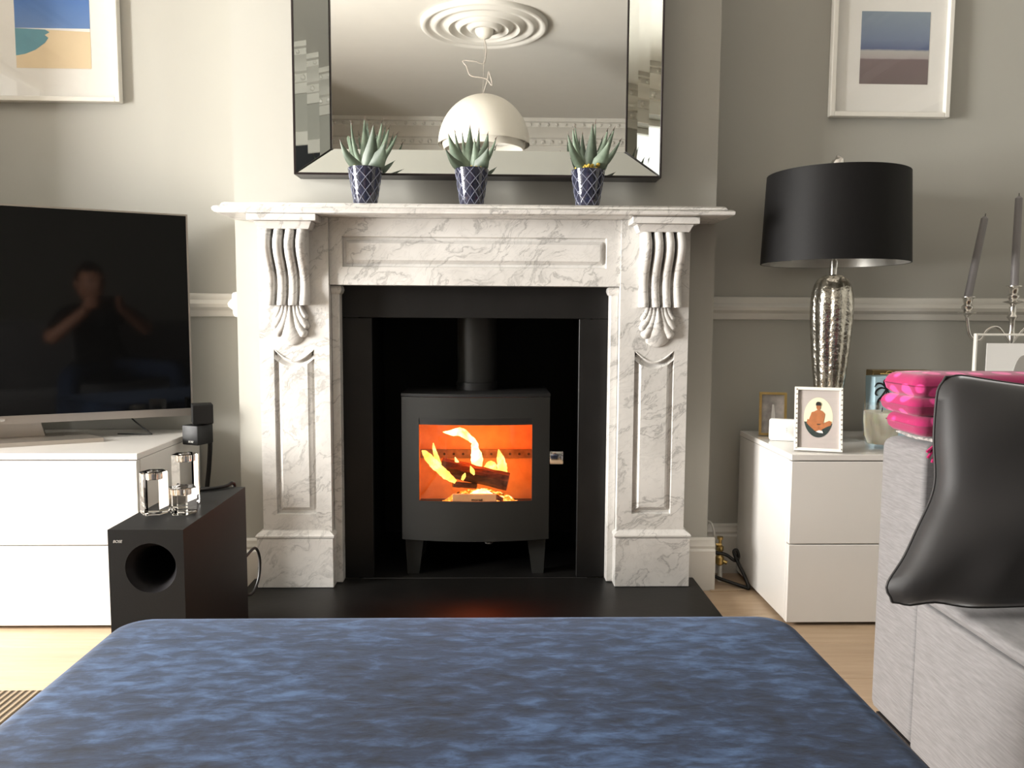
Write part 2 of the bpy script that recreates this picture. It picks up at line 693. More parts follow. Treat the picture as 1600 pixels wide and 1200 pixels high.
floor = struct('floor', box(B(), WBAY - .2, WR + .2, WREAR - .2, .60, -.06, -.016), 'sofa_plinth')
pw = .19
row = 0
y = WB + .02
plank_me = {}
while y > WREAR:
    x = WBAY - (row * .73) % 1.9
    while x < WR:
        xa, xb = max(x, WBAY if -3.3 < y - pw / 2 < -.42 else WL), min(x + 1.9, WR)
        if xb - xa > .02:
            key = round(xb - xa, 3)
            if key not in plank_me:
                o = obj('plank', box(B(), 0, xb - xa - .0012, 0, pw - .0016, -.016, 0, .0012, 1), 'floor', floor, smooth=0)
                plank_me[key] = o.data
            else:
                o = bpy.data.objects.new('plank', plank_me[key])
                scene.collection.objects.link(o)
                o.parent = floor
            o.location = (xa, y - pw, 0)
        x += 1.9
    y -= pw
    row += 1

struct('ceiling', box(B(), WBAY - .2, WR + .2, WREAR - .2, .60, HC, HC + .1), 'ceiling')
bm = B()
box(bm, WL - .2, BXL, WB, WB + .1, 0, HC)
box(bm, BXR, WR + .2, WB, WB + .1, 0, HC)
struct('wall_back', bm, 'wall')
bm = B()
box(bm, BXL, -FBX, 0, WB + .1, 0, HC)
box(bm, FBX, BXR, 0, WB + .1, 0, HC)
box(bm, -FBX, FBX, 0, WB + .1, FBZ, HC)
struct('wall_chimney_breast', bm, 'wall')
bm = B()
box(bm, -FBX - .05, -FBX, WB + .1, .52, 0, FBZ + .4)
box(bm, FBX, FBX + .05, WB + .1, .52, 0, FBZ + .4)
box(bm, -FBX - .05, FBX + .05, .47, .52, 0, FBZ + .4)
box(bm, -FBX - .05, FBX + .05, WB + .1, .52, FBZ + .35, FBZ + .4)
box(bm, -FBX, -FBX + .006, .001, .47, .041, FBZ)
box(bm, FBX - .006, FBX, .001, .47, .041, FBZ)
struct('wall_fire_chamber', bm, 'chamber')

struct('wall_right', box(B(), WR, WR + .15, WREAR - .15, WB + .1, 0, HC), 'wall')
struct('wall_rear', box(B(), WL - .2, WR + .2, WREAR - .15, WREAR, 0, HC), 'wall')
bm = B()
BAY0, BAY1 = -3.30, -.42
box(bm, WBAY - .22, WL, BAY1, WB + .1, 0, HC)
box(bm, WBAY - .22, WL, WREAR - .15, BAY0, 0, HC)
ys = [BAY0] + [q for w in sorted(WINDOWS) for q in (w[0], w[1])] + [BAY1]
for i in range(0, len(ys), 2):
    box(bm, WBAY - .22, WBAY, ys[i], ys[i + 1], 0, HC)
for (y0, y1, z0, z1) in WINDOWS:
    box(bm, WBAY - .22, WBAY, y0, y1, 0, z0)
    box(bm, WBAY - .22, WBAY, y0, y1, z1, HC)
struct('wall_left', bm, 'wall')

for n, (y0, y1, z0, z1) in enumerate(WINDOWS, 1):
    X0, X1 = WBAY - .16, WBAY - .11
    w = obj('window_%d' % n, box(B(), X0 - .01, X1 + .03, y0, y1, z0 - .0, z0 + .05), 'sash', kind='structure')
    for a, b, c, d in ((y0, y0 + .05, z0 + .05, z1), (y1 - .05, y1, z0 + .05, z1), (y0 + .05, y1 - .05, z1 - .05, z1), (y0 + .05, y1 - .05, (z0 + z1) / 2 - .025, (z0 + z1) / 2 + .025)):
        obj('sash_bar', box(B(), X0, X1, a, b, c, d, .004, 1), 'sash', w)
    ym = (y0 + y1) / 2
    for c, d in ((z0 + .05, (z0 + z1) / 2 - .025), ((z0 + z1) / 2 + .025, z1 - .05)):
        obj('glazing_bar', box(B(), X0 + .01, X1 - .01, ym - .011, ym + .011, c, d), 'sash', w)
        for a, b in ((y0 + .05, ym - .011), (ym + .011, y1 - .05)):
            obj('pane', box(B(), X0 + .022, X0 + .026, a, b, c, d), 'glass_pane', w, smooth=0)
    obj('window_sill', box(B(), WBAY - .1, WBAY + .06, y0 - .06, y1 + .06, z0 - .035, z0, .006), 'trim', w)
    bm = B()
    for a, b, c, d in ((y0 - .09, y0, z0, z1 + .1), (y1, y1 + .09, z0, z1 + .1), (y0, y1, z1, z1 + .1)):
        box(bm, WBAY, WBAY + .022, a, b, c, d, .005, 1)
    obj('architrave', bm, 'trim', w)

# dark panelled door in the right wall, seen only in the mirror
d1 = obj('door_1', box(B(), WR - .02, WR + .02, -2.75, -1.90, 0, 2.03), 'door', kind='structure')
for za, zb in ((.2, .85), (1.0, 1.85)):
    for ya, yb in ((-2.65, -2.36), (-2.29, -2.0)):
        obj('door_panel', box(B(), WR - .028, WR - .018, ya, yb, za, zb, .006, 1), 'door', d1)
k = obj('door_knob', lathe(B(), [(.012, 0), (.012, .03), (.026, .04), (.026, .06), (.012, .07)], (0, 0, 0), 20), 'brass', d1)
k.matrix_basis = Matrix.Translation((WR - .02, -1.98, 1.0)) @ Matrix.Rotation(-PI / 2, 4, 'Y')
bm = B()
for a, b, c, d in ((-2.85, -2.75, 0, 2.13), (-1.90, -1.80, 0, 2.13), (-2.75, -1.90, 2.03, 2.13)):
    box(bm, WR - .03, WR, a, b, c, d, .006, 1)
obj('architrave', bm, 'trim', d1)


def run(profile, a, b, inward):
    """extrude profile [(out, z)] along a->b on the floor plan, 'inward' = unit vector into the room"""
    bm = B()
    a, b, n = Vector(a), Vector(b), Vector(inward)
    r = [[p + n * o + Vector((0, 0, z)) for o, z in profile] for p in (a, b)]
    return loft(bm, r)


SK = [(0, 0), (.022, 0), (.022, .118), (.016, .124), (.018, .132), (.013, .142), (.013, .150), (.008, .155), (0, .155)]
DA = [(0, .795), (.008, .797), (.012, .806), (.012, .815), (.024, .824), (.026, .834), (.020, .842), (.014, .846), (.014, .858), (.010, .864), (0, .866)]
CO = [(0, 2.40), (.02, 2.40), (.02, 2.47), (.035, 2.475), (.035, 2.53), (.06, 2.54), (.075, 2.565), (.11, 2.60), (.15, 2.62), (.15, 2.66), (.18, 2.665), (.18, 2.70), (0, 2.70)]
struct('baseboard_back_left', run(SK, (WL, WB, 0), (BXL, WB, 0), (0, -1, 0)), 'trim')
struct('baseboard_back_right', run(SK, (BXR, WB, 0), (WR, WB, 0), (0, -1, 0)), 'trim')
struct('baseboard_breast_right', run(SK, (.598, 0, 0), (BXR + .020, 0, 0), (0, -1, 0)), 'trim')
struct('baseboard_breast_left', run(SK, (BXL - .020, 0, 0), (-.598, 0, 0), (0, -1, 0)), 'trim')
struct('baseboard_breast_side_left', run(SK, (BXL, 0, 0), (BXL, WB - .024, 0), (-1, 0, 0)), 'trim')
struct('baseboard_right', run(SK, (WR, -1.79, 0), (WR, WB - .024, 0), (-1, 0, 0)), 'trim')
struct('baseboard_right_rear', run(SK, (WR, WREAR, 0), (WR, -2.86, 0), (-1, 0, 0)), 'trim')
struct('baseboard_left', run(SK, (WL, BAY1, 0), (WL, WB - .024, 0), (1, 0, 0)), 'trim')
struct('baseboard_left_rear', run(SK, (WL, WREAR, 0), (WL, BAY0, 0), (1, 0, 0)), 'trim')
struct('baseboard_bay', run(SK, (WBAY, BAY0, 0), (WBAY, BAY1, 0), (1, 0, 0)), 'trim')
struct('baseboard_rear', run(SK, (WL + .024, WREAR, 0), (WR - .024, WREAR, 0), (0, 1, 0)), 'trim')
struct('trim_1', run(DA, (WL, WB, 0), (BXL, WB, 0), (0, -1, 0)), 'trim')
struct('trim_2', run(DA, (BXR, WB, 0), (WR, WB, 0), (0, -1, 0)), 'trim')
struct('trim_3', run(DA, (BXL, 0, 0), (BXL, WB - .028, 0), (-1, 0, 0)), 'trim')
CORN = {4: ((WL, WREAR), (WR, WREAR), (0, 1)), 5: ((WBAY, BAY0), (WBAY, BAY1), (1, 0)), 10: ((WL, BAY1), (WL, WB), (1, 0)), 11: ((WL, WREAR + .18), (WL, BAY0), (1, 0)), 6: ((WR, WREAR + .18), (WR, WB), (-1, 0)),
        7: ((WL + .18, WB), (BXL, WB), (0, -1)), 8: ((BXR, WB), (WR - .18, WB), (0, -1)), 9: ((BXL - .18, 0), (BXR + .18, 0), (0, -1))}
for n, (a, b, inn) in CORN.items():
    t = struct('trim_%d' % n, run(CO, (*a, 0), (*b, 0), (*inn, 0)), 'trim')
    if n in (4, 5, 6):
        a, b, inn = Vector((*a, 0)), Vector((*b, 0)), Vector((*inn, 0))
        bm = B()
        L = (b - a).length
        u = (b - a).normalized()
        s = .1
        while s < L - .1:
            c = a + u * s + inn * .035
            m4 = Matrix.Translation(c + Vector((0, 0, 2.502)))
            bmesh.ops.create_icosphere(bm, subdivisions=1, radius=.024, matrix=m4)
            c2 = a + u * (s + .04) + inn * .152
            bmesh.ops.create_icosphere(bm, subdivisions=1, radius=.017, matrix=Matrix.Translation(c2 + Vector((0, 0, 2.64))))
            s += .085
        obj('cornice_ornament', bm, 'trim', t, kind='stuff')

# ================================================================== FIREPLACE
HZ = .041
h = thing('hearth', 'low black slate hearth slab in front of the stove', 'hearth', (0, -.16, 0))
obj('front_slab', box(B(), -.640, .640, -.345, -.0235, 0, HZ, .003, 1), 'slate', h)
obj('inner_slab', box(B(), -.328, .328, -.0235, .465, 0, HZ, .001, 1), 'slate', h)

sp = thing('slate_panel', 'black slate panel framing the fire opening inside the marble', 'fire panel', (0, -.011, HZ))
SF, SB = -.0205, -.0015
obj('slate_slab', box(B(), -.3885, -.2947, SF, SB, HZ + .0005, .7945, .0012, 1), 'slate', sp)
obj('slate_slab', box(B(), .2947, .3885, SF, SB, HZ + .0005, .7945, .0012, 1), 'slate', sp)
obj('slate_slab', box(B(), -.3885, .3885, SF, SB, .7955, .90, .0012, 1), 'slate', sp)

fs = thing('fireplace_surround', 'carved white marble fireplace surround with fluted corbels', 'fireplace', (0, -.06, HZ))
# mantel shelf
rings = []
for z, ins in ((1.0665, .014), (1.0685, .006), (1.073, .001), (1.079, 0), (1.0835, .004), (1.0855, .010), (1.0862, .016), (1.090, .018), (1.0945, .021), (1.0965, .026)):
    rings.append([Vector((-.684 + ins, -.0005, z)), Vector((-.684 + ins, -.170 + ins, z)), Vector((.688 - ins, -.170 + ins, z)), Vector((.688 - ins, -.0005, z))])
obj('mantel_shelf', loft(B(), rings), 'marble', fs, 50)


def fielded(bm, outer, panel, y0, yg, yback, inset=(.009, .019)):
    """front slab with a sunk groove ring and raised field. outer/panel: lists of (x,z) of the same length"""
    def shrink(pts, d):
        out = []
        n = len(pts)
        for i in range(n):
            p, a, b = Vector(pts[i]), Vector(pts[i - 1]), Vector(pts[(i + 1) % n])
            e1, e2 = (p - a).normalized(), (b - p).normalized()
            n1, n2 = Vector((-e1.y, e1.x)), Vector((-e2.y, e2.x))
            bis = (n1 + n2)
            bis = bis / max(bis.length_squared, 1e-6) * 2
            out.append(p + bis * d)
        return out
    V = lambda pts, y: [Vector((p[0], y, p[1])) for p in pts]
    rings = [V(outer, yback), V(outer, y0), V(panel, y0), V(shrink(panel, inset[0] * .25), yg), V(shrink(panel, inset[0]), yg), V(shrink(panel, inset[1]), y0)]
    return loft(bm, rings)


LY = -.080
# frieze / lintel with sunk panel (points run counter-clockwise seen from the room)
P_out = [(-.399, .885), (.399, .885), (.399, 1.066), (-.399, 1.066)]
P_in = [(-.364, .934), (.361, .934), (.361, 1.017), (-.364, 1.017)]
obj('lintel', fielded(B(), P_out, P_in, LY, LY + .010, -.0225), 'marble', fs, 20)

JF = -.092     # pilaster face
for s in (-1, 1):
    X = lambda x: s * x
    xa, xb = sorted((X(.3995), X(.5895)))
    cx = X(.4965)
    # pilaster with fielded panel, concave top
    pa, pb = cx - .055, cx + .055
    arc = [(pb - (pb - pa) * t, .708 - .030 * math.sin(PI * t)) for t in [i / 12 for i in range(13)]]
    panel = [(pa, .248), (pb, .248)] + arc
    n = len(panel)
    outer = [(xa, .19), (xb, .19)] + [(xb - (xb - xa) * i / 12, 1.066) for i in range(13)]
    obj('pilaster', fielded(B(), outer, panel, JF, JF + .009, -.0005), 'marble', fs, 20)
    # outer return strip against the wall
    obj('return_strip', box(B(), *sorted((X(.590), X(.600))), -.030, -.0005, HZ + .001, 1.066, .001, 1), 'marble', fs)
    # inner slip with small capital
    slip = obj('inner_slip', box(B(), *sorted((X(.3765), X(.399))), -.062, -.0225, HZ + .001, .884, .0015, 1), 'marble', fs)
    rg = []
    for z, o in ((.860, 0), (.864, .004), (.872, .007), (.880, .006), (.8835, .003)):
        a, b = sorted((X(.3765 - o), X(.3985)))
        rg.append([Vector((a, -.0225, z)), Vector((a, -.062 - o, z)), Vector((b, -.062 - o, z)), Vector((b, -.0225, z))])
    obj('slip_capital', loft(B(), rg), 'marble', slip)
    # plinth and its moulding
    a, b = sorted((X(.394), X(.6057)))
    pl = obj('plinth', box(B(), a, b, -.105, -.0007, HZ + .0005, .1815, .0015, 1), 'marble', fs)
    rg = []
    for z, o in ((.182, .001), (.184, -.002), (.189, -.003), (.193, 0), (.196, .004), (.200, .011), (.203, .0125)):
        rg.append([Vector((a + o, -.0007, z)), Vector((a + o, -.105 + o, z)), Vector((b - o, -.105 + o, z)), Vector((b - o, -.0007, z))])
    obj('plinth_moulding', loft(B(), rg), 'marble', pl)
    # corbel: two cap slabs, backing, four S-curved ribs
    ccx = X(.507)
    cb = obj('corbel', box(B(), ccx - .056, ccx + .056, -.101, JF + .001, .834, 1.028, .002, 1), 'marble', fs)
    obj('corbel_cap', box(B(), ccx - .090, ccx + .090, -.160, JF + .002, 1.0488, 1.0662, .0012, 1), 'marble', cb)
    rg = []
    for z, o in ((1.0288, .010), (1.0480, 0)):
        rg.append([Vector((ccx - .076 + o, JF + .002, z)), Vector((ccx - .076 + o, -.150 + o, z)), Vector((ccx + .076 - o, -.150 + o, z)), Vector((ccx + .076 - o, JF + .002, z))])
    obj('corbel_cap', loft(B(), rg), 'marble', cb, 20)
    prof = [(1.0285, -.141), (1.017, -.147), (1.000, -.157), (.980, -.158), (.960, -.150), (.940, -.136), (.920, -.122), (.900, -.114), (.880, -.113), (.860, -.117), (.845, -.122), (.835, -.127), (.828, -.127)]
    for i in range(4):
        rx = ccx - .0455 + i * .0303
        w = .0122
        rg = []
        for z, yf in prof:
            sec = [(-w, JF + .001), (-w, yf + .011), (-w * .86, yf + .005), (-w * .5, yf + .0012), (0, yf), (w * .5, yf + .0012), (w * .86, yf + .005), (w, yf + .011), (w, JF + .001)]
            rg.append([Vector((rx + dx, yy, z)) for dx, yy in sec])
        obj('corbel_rib', loft(B(), rg), 'marble', cb, 40)
    # shell leaf under the corbel
    shx = X(.503)
    sh = thing_part = None
    prof_c = [(.827, .0055), (.812, .0075), (.795, .0120), (.778, .0195), (.760, .029), (.745, .034), (.732, .031), (.724, .022), (.7195, .009)]
    rg = []
    for z, hw in prof_c:
        t = (.827 - z) / .108
        d = .006 + .012 * math.sin(PI * min(1, t * .9 + .1))
        rg.append([Vector((shx + hw * math.cos(q), JF - d * math.sin(q), z)) for q in [PI * i / 10 for i in range(11)]] )
    sh = obj('shell_leaf', loft(B(), rg), 'marble', fs, 60)
    for m_ in (-1, 1):
        for pts, r in (([(.010, .827), (.013, .800), (.022, .772), (.036, .750), (.040, .744)], [.0055, .0098, .0135, .0130, .005]),
                       ([(.019, .827), (.023, .806), (.034, .784), (.043, .770), (.0465, .764)], [.0055, .0090, .0120, .0105, .004]),
                       ([(.027, .827), (.033, .810), (.040, .797), (.043, .790)], [.0055, .0080, .0090, .004])):
            path = catmull([(shx + m_ * x, JF - .004, z) for x, z in pts], 5)
            obj('shell_lobe', tube(B(), path, interp(r, len(path)), 10, .9, (0, 1, 0)), 'marble', sh, 60)
    arcp = [(cx - .052 + .104 * i / 16, JF, .706 - .030 * math.sin(PI * i / 16)) for i in range(17)]
    obj('panel_swag', tube(B(), arcp, interp([.0015, .003, .0035, .003, .0015], 17), 8), 'marble', sh)

# ================================================================== STOVE
st = thing('wood_stove', 'charcoal cast iron wood burning stove with a curved front', 'stove', (0, .12, HZ))
SX, SZ0, SZ1, BUL = .2145, .150, .578, .030


def sfy(x, base=.0):
    return base - BUL * (1 - (x / SX) ** 2)


bm = B()
N = 24
for side in (0,):
    outline = [(-SX + 2 * SX * i / N, sfy(-SX + 2 * SX * i / N) + .012) for i in range(N + 1)]
    plan = outline + [(SX, .27), (-SX, .27)]
    inner_x = .185
# body shell: bottom, top, sides, back as separate plates joined in one casing
prism(bm, [(x, y, SZ0) for x, y in plan], (0, 0, .02))
box(bm, -SX, -SX + .02, .014, .27, SZ0 + .02, SZ1 - .008)
box(bm, SX - .02, SX, .014, .27, SZ0 + .02, SZ1 - .008)
box(bm, -SX + .02, SX - .02, .25, .27, SZ0 + .02, SZ1 - .008)
obj('stove_body', bm, 'iron', st, 20)
obj('top_plate', prism(B(), [(x * 1.01, y - .004, SZ1 - .008) for x, y in plan], (0, 0, .008)), 'iron_dark', st, 20)
# curved front door with window opening
GX, GZ0, GZ1 = .1635, .264, .508


def curved_panel(bm, x0, x1, z0, z1, off0, off1, n=24):
    fr = [Vector((x0 + (x1 - x0) * i / n, sfy(x0 + (x1 - x0) * i / n) + off0, 0)) for i in range(n + 1)]
    bk = [Vector((x0 + (x1 - x0) * i / n, sfy(x0 + (x1 - x0) * i / n) + off1, 0)) for i in range(n, -1, -1)]
    return loft(bm, [[p + Vector((0, 0, z)) for p in fr + bk] for z in (z0, z1)])


bm = B()
curved_panel(bm, -SX, SX, GZ1, SZ1 - .009, 0, .012)
curved_panel(bm, -SX, SX, SZ0, GZ0, 0, .012)
curved_panel(bm, -SX, -GX, GZ0, GZ1, 0, .012, 6)
curved_panel(bm, GX, SX, GZ0, GZ1, 0, .012, 6)
dr = obj('stove_door', bm, 'iron', st, 20)
obj('door_glass', curved_panel(B(), -GX, GX, GZ0, GZ1, .004, .007), 'stove_glass', dr, 30)
obj('glass_band', curved_panel(B(), -GX, GX, GZ1 - .018, GZ1, .0015, .0035), 'iron_dark', dr, 30)
bm = B()
curved_panel(bm, -GX, GX, GZ0 - .001, GZ0 + .004, -.001, .004)
obj('glass_trim', bm, 'iron', dr, 30)
hb = obj('door_handle', box(B(), .215, .256, -.004, .014, .371, .411, .004, 2), 'chrome', st)
obj('handle_pin', tube(B(), [(.205, .006, .391), (.217, .006, .391)], .006), 'iron_dark', hb)
for sx in (-1, 1):
    for yy in (.030, .225):
        c = Vector((sx * .180, yy, 0))
        rg = []
        for z, wv in ((HZ + .0005, .017), (SZ0, .027)):
            off = sx * .004 * (1 if z < .1 else 0)
            rg.append([c + Vector((dx * wv + off, dy * .016, z)) for dx, dy in ((-1, -1), (1, -1), (1, 1), (-1, 1))])
        obj('stove_leg', loft(B(), rg), 'iron', st, 20)
obj('air_knob', lathe(B(), [(.004, -.006), (.012, -.004), (.014, 0), (.012, .006), (.005, .012)], (.038, .006, .139), 18), 'chrome', st)
fl = obj('flue_pipe', lathe(B(), [(.060, SZ1), (.060, FBZ - .002)], (0, .16, 0), 40), 'iron', st)
obj('flue_collar', lathe(B(), [(.0625, SZ1), (.0625, SZ1 + .022), (.0605, SZ1 + .024)], (0, .16, 0), 40), 'iron_dark', fl)
# firebox lining
obj('firebrick', box(B(), -.185, .185, .236, .249, .205, .372), 'vermiculite', st, 0)
obj('firebrick', box(B(), -.185, .185, .236, .249, .373, .560), 'vermiculite', st, 0)
obj('firebrick', box(B(), -.194, -.182, .03, .236, .205, .560), 'vermiculite', st, 0)
obj('firebrick', box(B(), .182, .194, .03, .236, .205, .560), 'vermiculite', st, 0)
obj('firebrick', box(B(), -.194, .194, .03, .249, .555, .566), 'vermiculite', st, 0)
ABZ = at(742, 715, .234).z
ab = obj('air_bar', box(B(), -.182, .182, .228, .240, ABZ, at(742, 702, .234).z), 'ash', st, 0)
for i in range(12):
    k = obj('air_hole', lathe(B(), [(.004, -.0006), (.004, .0006)], (0, 0, 0), 10), 'iron_dark', ab)
    k.matrix_basis = Matrix.Translation((-.165 + i * .03, .2275, ABZ + .013)) @ Matrix.Rotation(PI / 2, 4, 'X')
gr = obj('grate', box(B(), -.185, .185, .02, .249, .200, .215), 'iron_dark', st, 0)
lg = obj('log_guard', box(B(), at(707, 778, .010).x, at(776, 778, .010).x, .010, .018, .215, at(742, 772, .010).z, .002, 1), 'vermiculite', st)
text_obj('guard_lettering', 'morsø', 'ink', lg, (at(745, 781, .009).x, .0095, at(745, 781, .009).z), .0125, (1, 0, 0), (0, 0, 1), .0003)
# ash and embers heaped on the grate
bm = B()
bmesh.ops.create_grid(bm, x_segments=30, y_segments=16, size=.5)
for v in bm.verts:
    x, yv = v.co.x * .24, v.co.y * .17
    e = max(0, 1 - (x / .12) ** 2 - (yv / .085) ** 2)
    v.co = Vector((x + .01, .125 + yv, .2155 + .048 * e ** .7 + .008 * random.random() * (e > 0)))
eb = obj('ember_bed', bm, 'ember', None, 60)
tag(eb, 'glowing bed of embers under the logs in the stove', 'embers')


def log(name, a, b, r, label, seg=9):
    a, b = Vector(a), Vector(b)
    t = (b - a).normalized()
    u = Vector((0, 0, 1)) - t * t.z
    u.normalize()
    w = t.cross(u)
    shape = [1 if k < 6 else .72 for k in range(seg)]
    o = thing(name, label, 'log', a)
    rg = []
    for i in range(9):
        p = a + (b - a) * i / 8
        rg.append([p + (u * math.cos(2 * PI * k / seg) + w * math.sin(2 * PI * k / seg)) * r * shape[k] * random.uniform(.9, 1.08) for k in range(seg)])
    obj('bark', loft(B(), rg, cap=False), 'bark', o, 25)
    for ring, d in ((rg[0], -t), (rg[-1], t)):
        bm = B()
        loft(bm, [[p * 1 for p in ring], [p + d * .001 for p in ring]])
        obj('cut_end', bm, 'split_wood', o, 20)
    return o


log('firewood_log', at(690, 728, .11), at(794, 752, .09), .0275, 'large charred log lying aslant across the fire')
log('firewood_log', at(708, 757, .07), at(744, 759, .09), .0085, 'small split log low at the left under the large log')
log('firewood_log', at(765, 771, .07), at(785, 781, .05), .0075, 'short glowing stick at the lower right of the embers')

FLAMES = [
    ('long flame licking up to the left side of the stove glass', 'flame', [(712, 753), (698, 743), (686, 732), (673, 719), (664, 708), (659, 704)], [.006, .013, .014, .014, .009, .001], .06),
    ('tall flame rising behind the log and curling to the upper left', 'flame_hot', [(745, 735), (745, 715), (742, 700), (741, 691), (733, 684), (720, 675), (706, 676), (692, 675)], [.016, .020, .012, .009, .010, .014, .010, .001], .13),
    ('slim upright flame behind the right end of the log', 'flame', [(786, 744), (784, 726), (781, 712), (779, 702)], [.016, .015, .010, .001], .13),
    ('thin tongue of flame above the long left flame', 'flame', [(686, 728), (681, 711), (678, 700), (677, 692)], [.010, .007, .005, .001], .09),
    ('broad low flame along the back of the log', 'flame', [(755, 738), (768, 726), (773, 736), (790, 742)], [.010, .014, .010, .002], .14),
    ('bright white-hot flame under the large log', 'flame_hot', [(734, 773), (746, 770), (756, 769), (770, 772)], [.003, .010, .011, .002], .05),
    ('small flame licking over the face of the large log', 'flame', [(741, 742), (738, 736), (735, 728)], [.002, .008, .001], .07),
    ('small flame at the left foot of the large log', 'flame', [(722, 750), (725, 744), (727, 739)], [.004, .006, .001], .06),
    ('little flame left of the log end', 'flame', [(713, 736), (714, 724), (711, 714)], [.008, .008, .001], .10),
]
for lab, mt, px, rs, yy in FLAMES:
    path = catmull([at(u, v, yy) for u, v in px], 6)
    rr = interp(rs, len(path))
    rr = [r * random.uniform(.9, 1.1) for r in rr]
    o = obj('flame', tube(B(), path, rr, 10, .5, (0, 1, 0)), mt, None, 80)
    tag(o, lab, 'flame', 'flames in the stove')
fld = bpy.data.lights.new('fire_glow', 'POINT')
fld.energy = 2.6
fld.color = (1, .12, .01)
fld.shadow_soft_size = .03
flo = bpy.data.objects.new('fire_glow', fld)
scene.collection.objects.link(flo)
flo.location = (.0, .10, .42)

# ================================================================== MIRROR
mx0, mx1, mz0, mz1 = -.493, .510, 1.182, 2.06
ix0, ix1, iz0, iz1 = -.401, .419, 1.262, 1.98
YB = -.016
mr_ = thing('wall_mirror', 'large rectangular mirror with angled mirror strips and thin dark trim above the mantel', 'mirror', (0, -.02, mz0))
obj('mirror_glass', box(B(), ix0, ix1, YB - .002, -.002, iz0, iz1), 'mirror', mr_, 0)
ang = [math.radians(a) for a in (28, 31, 34)]
for s in (-1, 1):
    xi, xo = (ix0, mx0) if s < 0 else (ix1, mx1)
    ztop_i, zbot_i = iz1, iz0
    w = abs(xo - xi) - .005
    ya = YB - .002
    for k in range(3):
        f0, f1 = k / 3, (k + 1) / 3
        yb_ = ya - w / 3 * math.tan(ang[k])
        xa_, xb_ = xi + s * w * f0, xi + s * w * f1
        zb0 = zbot_i + (mz0 + .005 - zbot_i) * f0
        zb1 = zbot_i + (mz0 + .005 - zbot_i) * f1
        zt0 = ztop_i + (mz1 - .005 - ztop_i) * f0
        zt1 = ztop_i + (mz1 - .005 - ztop_i) * f1
        q = [Vector((xa_, ya, zb0)), Vector((xb_, yb_, zb1)), Vector((xb_, yb_, zt1)), Vector((xa_, ya, zt0))]
        obj('side_facet', prism(B(), q, (0, .002, 0)), 'facet', mr_, 0)
        ya = yb_
YO = ya
for z_i, z_o in ((iz0, mz0 + .005), (iz1, mz1 - .005)):
    q = [Vector((ix0, YB - .002, z_i)), Vector((ix1, YB - .002, z_i)), Vector((mx1 - .005, YO, z_o)), Vector((mx0 + .005, YO, z_o))]
    obj('end_facet', prism(B(), q, (0, .002, 0)), 'facet', mr_, 0)
for a in ((mx0, mx0 + .006, mz0, mz1), (mx1 - .006, mx1, mz0, mz1), (mx0 + .006, mx1 - .006, mz0, mz0 + .006), (mx0 + .006, mx1 - .006, mz1 - .006, mz1)):
    obj('outer_trim', box(B(), a[0], a[1], YO - .003, -.001, a[2], a[3], .001, 1), 'mirror_trim', mr_)
for xx in (ix0, ix1):
    obj('inner_trim', box(B(), xx - .0016, xx + .0016, YB - .006, YB - .001, iz0, iz1), 'mirror_trim', mr_)
for (xa, xb) in ((ix0, mx0 + .005), (ix1, mx1 - .005)):
    obj('mitre_trim', tube(B(), [(xa, YB - .004, iz0), (xb, YO - .001, mz0 + .005)], .0016, 6), 'mirror_trim', mr_)

# ================================================================== POTTED AGAVES
PLANTS = [
    (-.296, 'left', 'potted agave at the left end of the mantel, tallest pale leaves',
     [(537.3, 190.7, .10, 11, 0), (548, 190, .02, 7, 1), (569.6, 182, .06, 12, 1), (583.3, 194.7, -.03, 19, 0), (597.3, 186.7, .05, 10, 1), (608.7, 197.3, .04, 12, 1), (622, 206.7, .02, 9, 1), (530.7, 218, -.02, 13, 0), (602, 223, -.035, 24, 0), (546, 212, .03, 12, 1), (590, 205, .06, 10, 1)], .2),
    (-.010, 'middle', 'potted agave in the middle of the mantel in front of the lamp reflection',
     [(700, 208.6, -.02, 17, 0), (710, 202, .03, 8, 1), (734.4, 195.6, .03, 17, 1), (748.5, 201, .05, 9, 1), (762.6, 207, .0, 16, 0), (776, 214, .03, 9, 1), (695.6, 232, -.03, 13, 0), (763, 230, -.035, 20, 0), (722, 206, .06, 9, 1), (741, 215, -.01, 12, 1)], .3),
    (.304, 'right', 'potted agave at the right end of the mantel with yellow moss showing',
     [(887, 209, -.03, 13, 0), (895, 199, .0, 10, 0), (898, 195, .05, 8, 1), (925.6, 193.8, -.02, 17, 0), (931, 188, .05, 8, 1), (950, 200.6, .03, 12, 1), (960.6, 198.8, .05, 12, 1), (971, 217, .02, 10, 1), (952.5, 219, -.035, 19, 0), (910, 205, .04, 11, 1)], 1.0),
]
SHELF = 1.0967
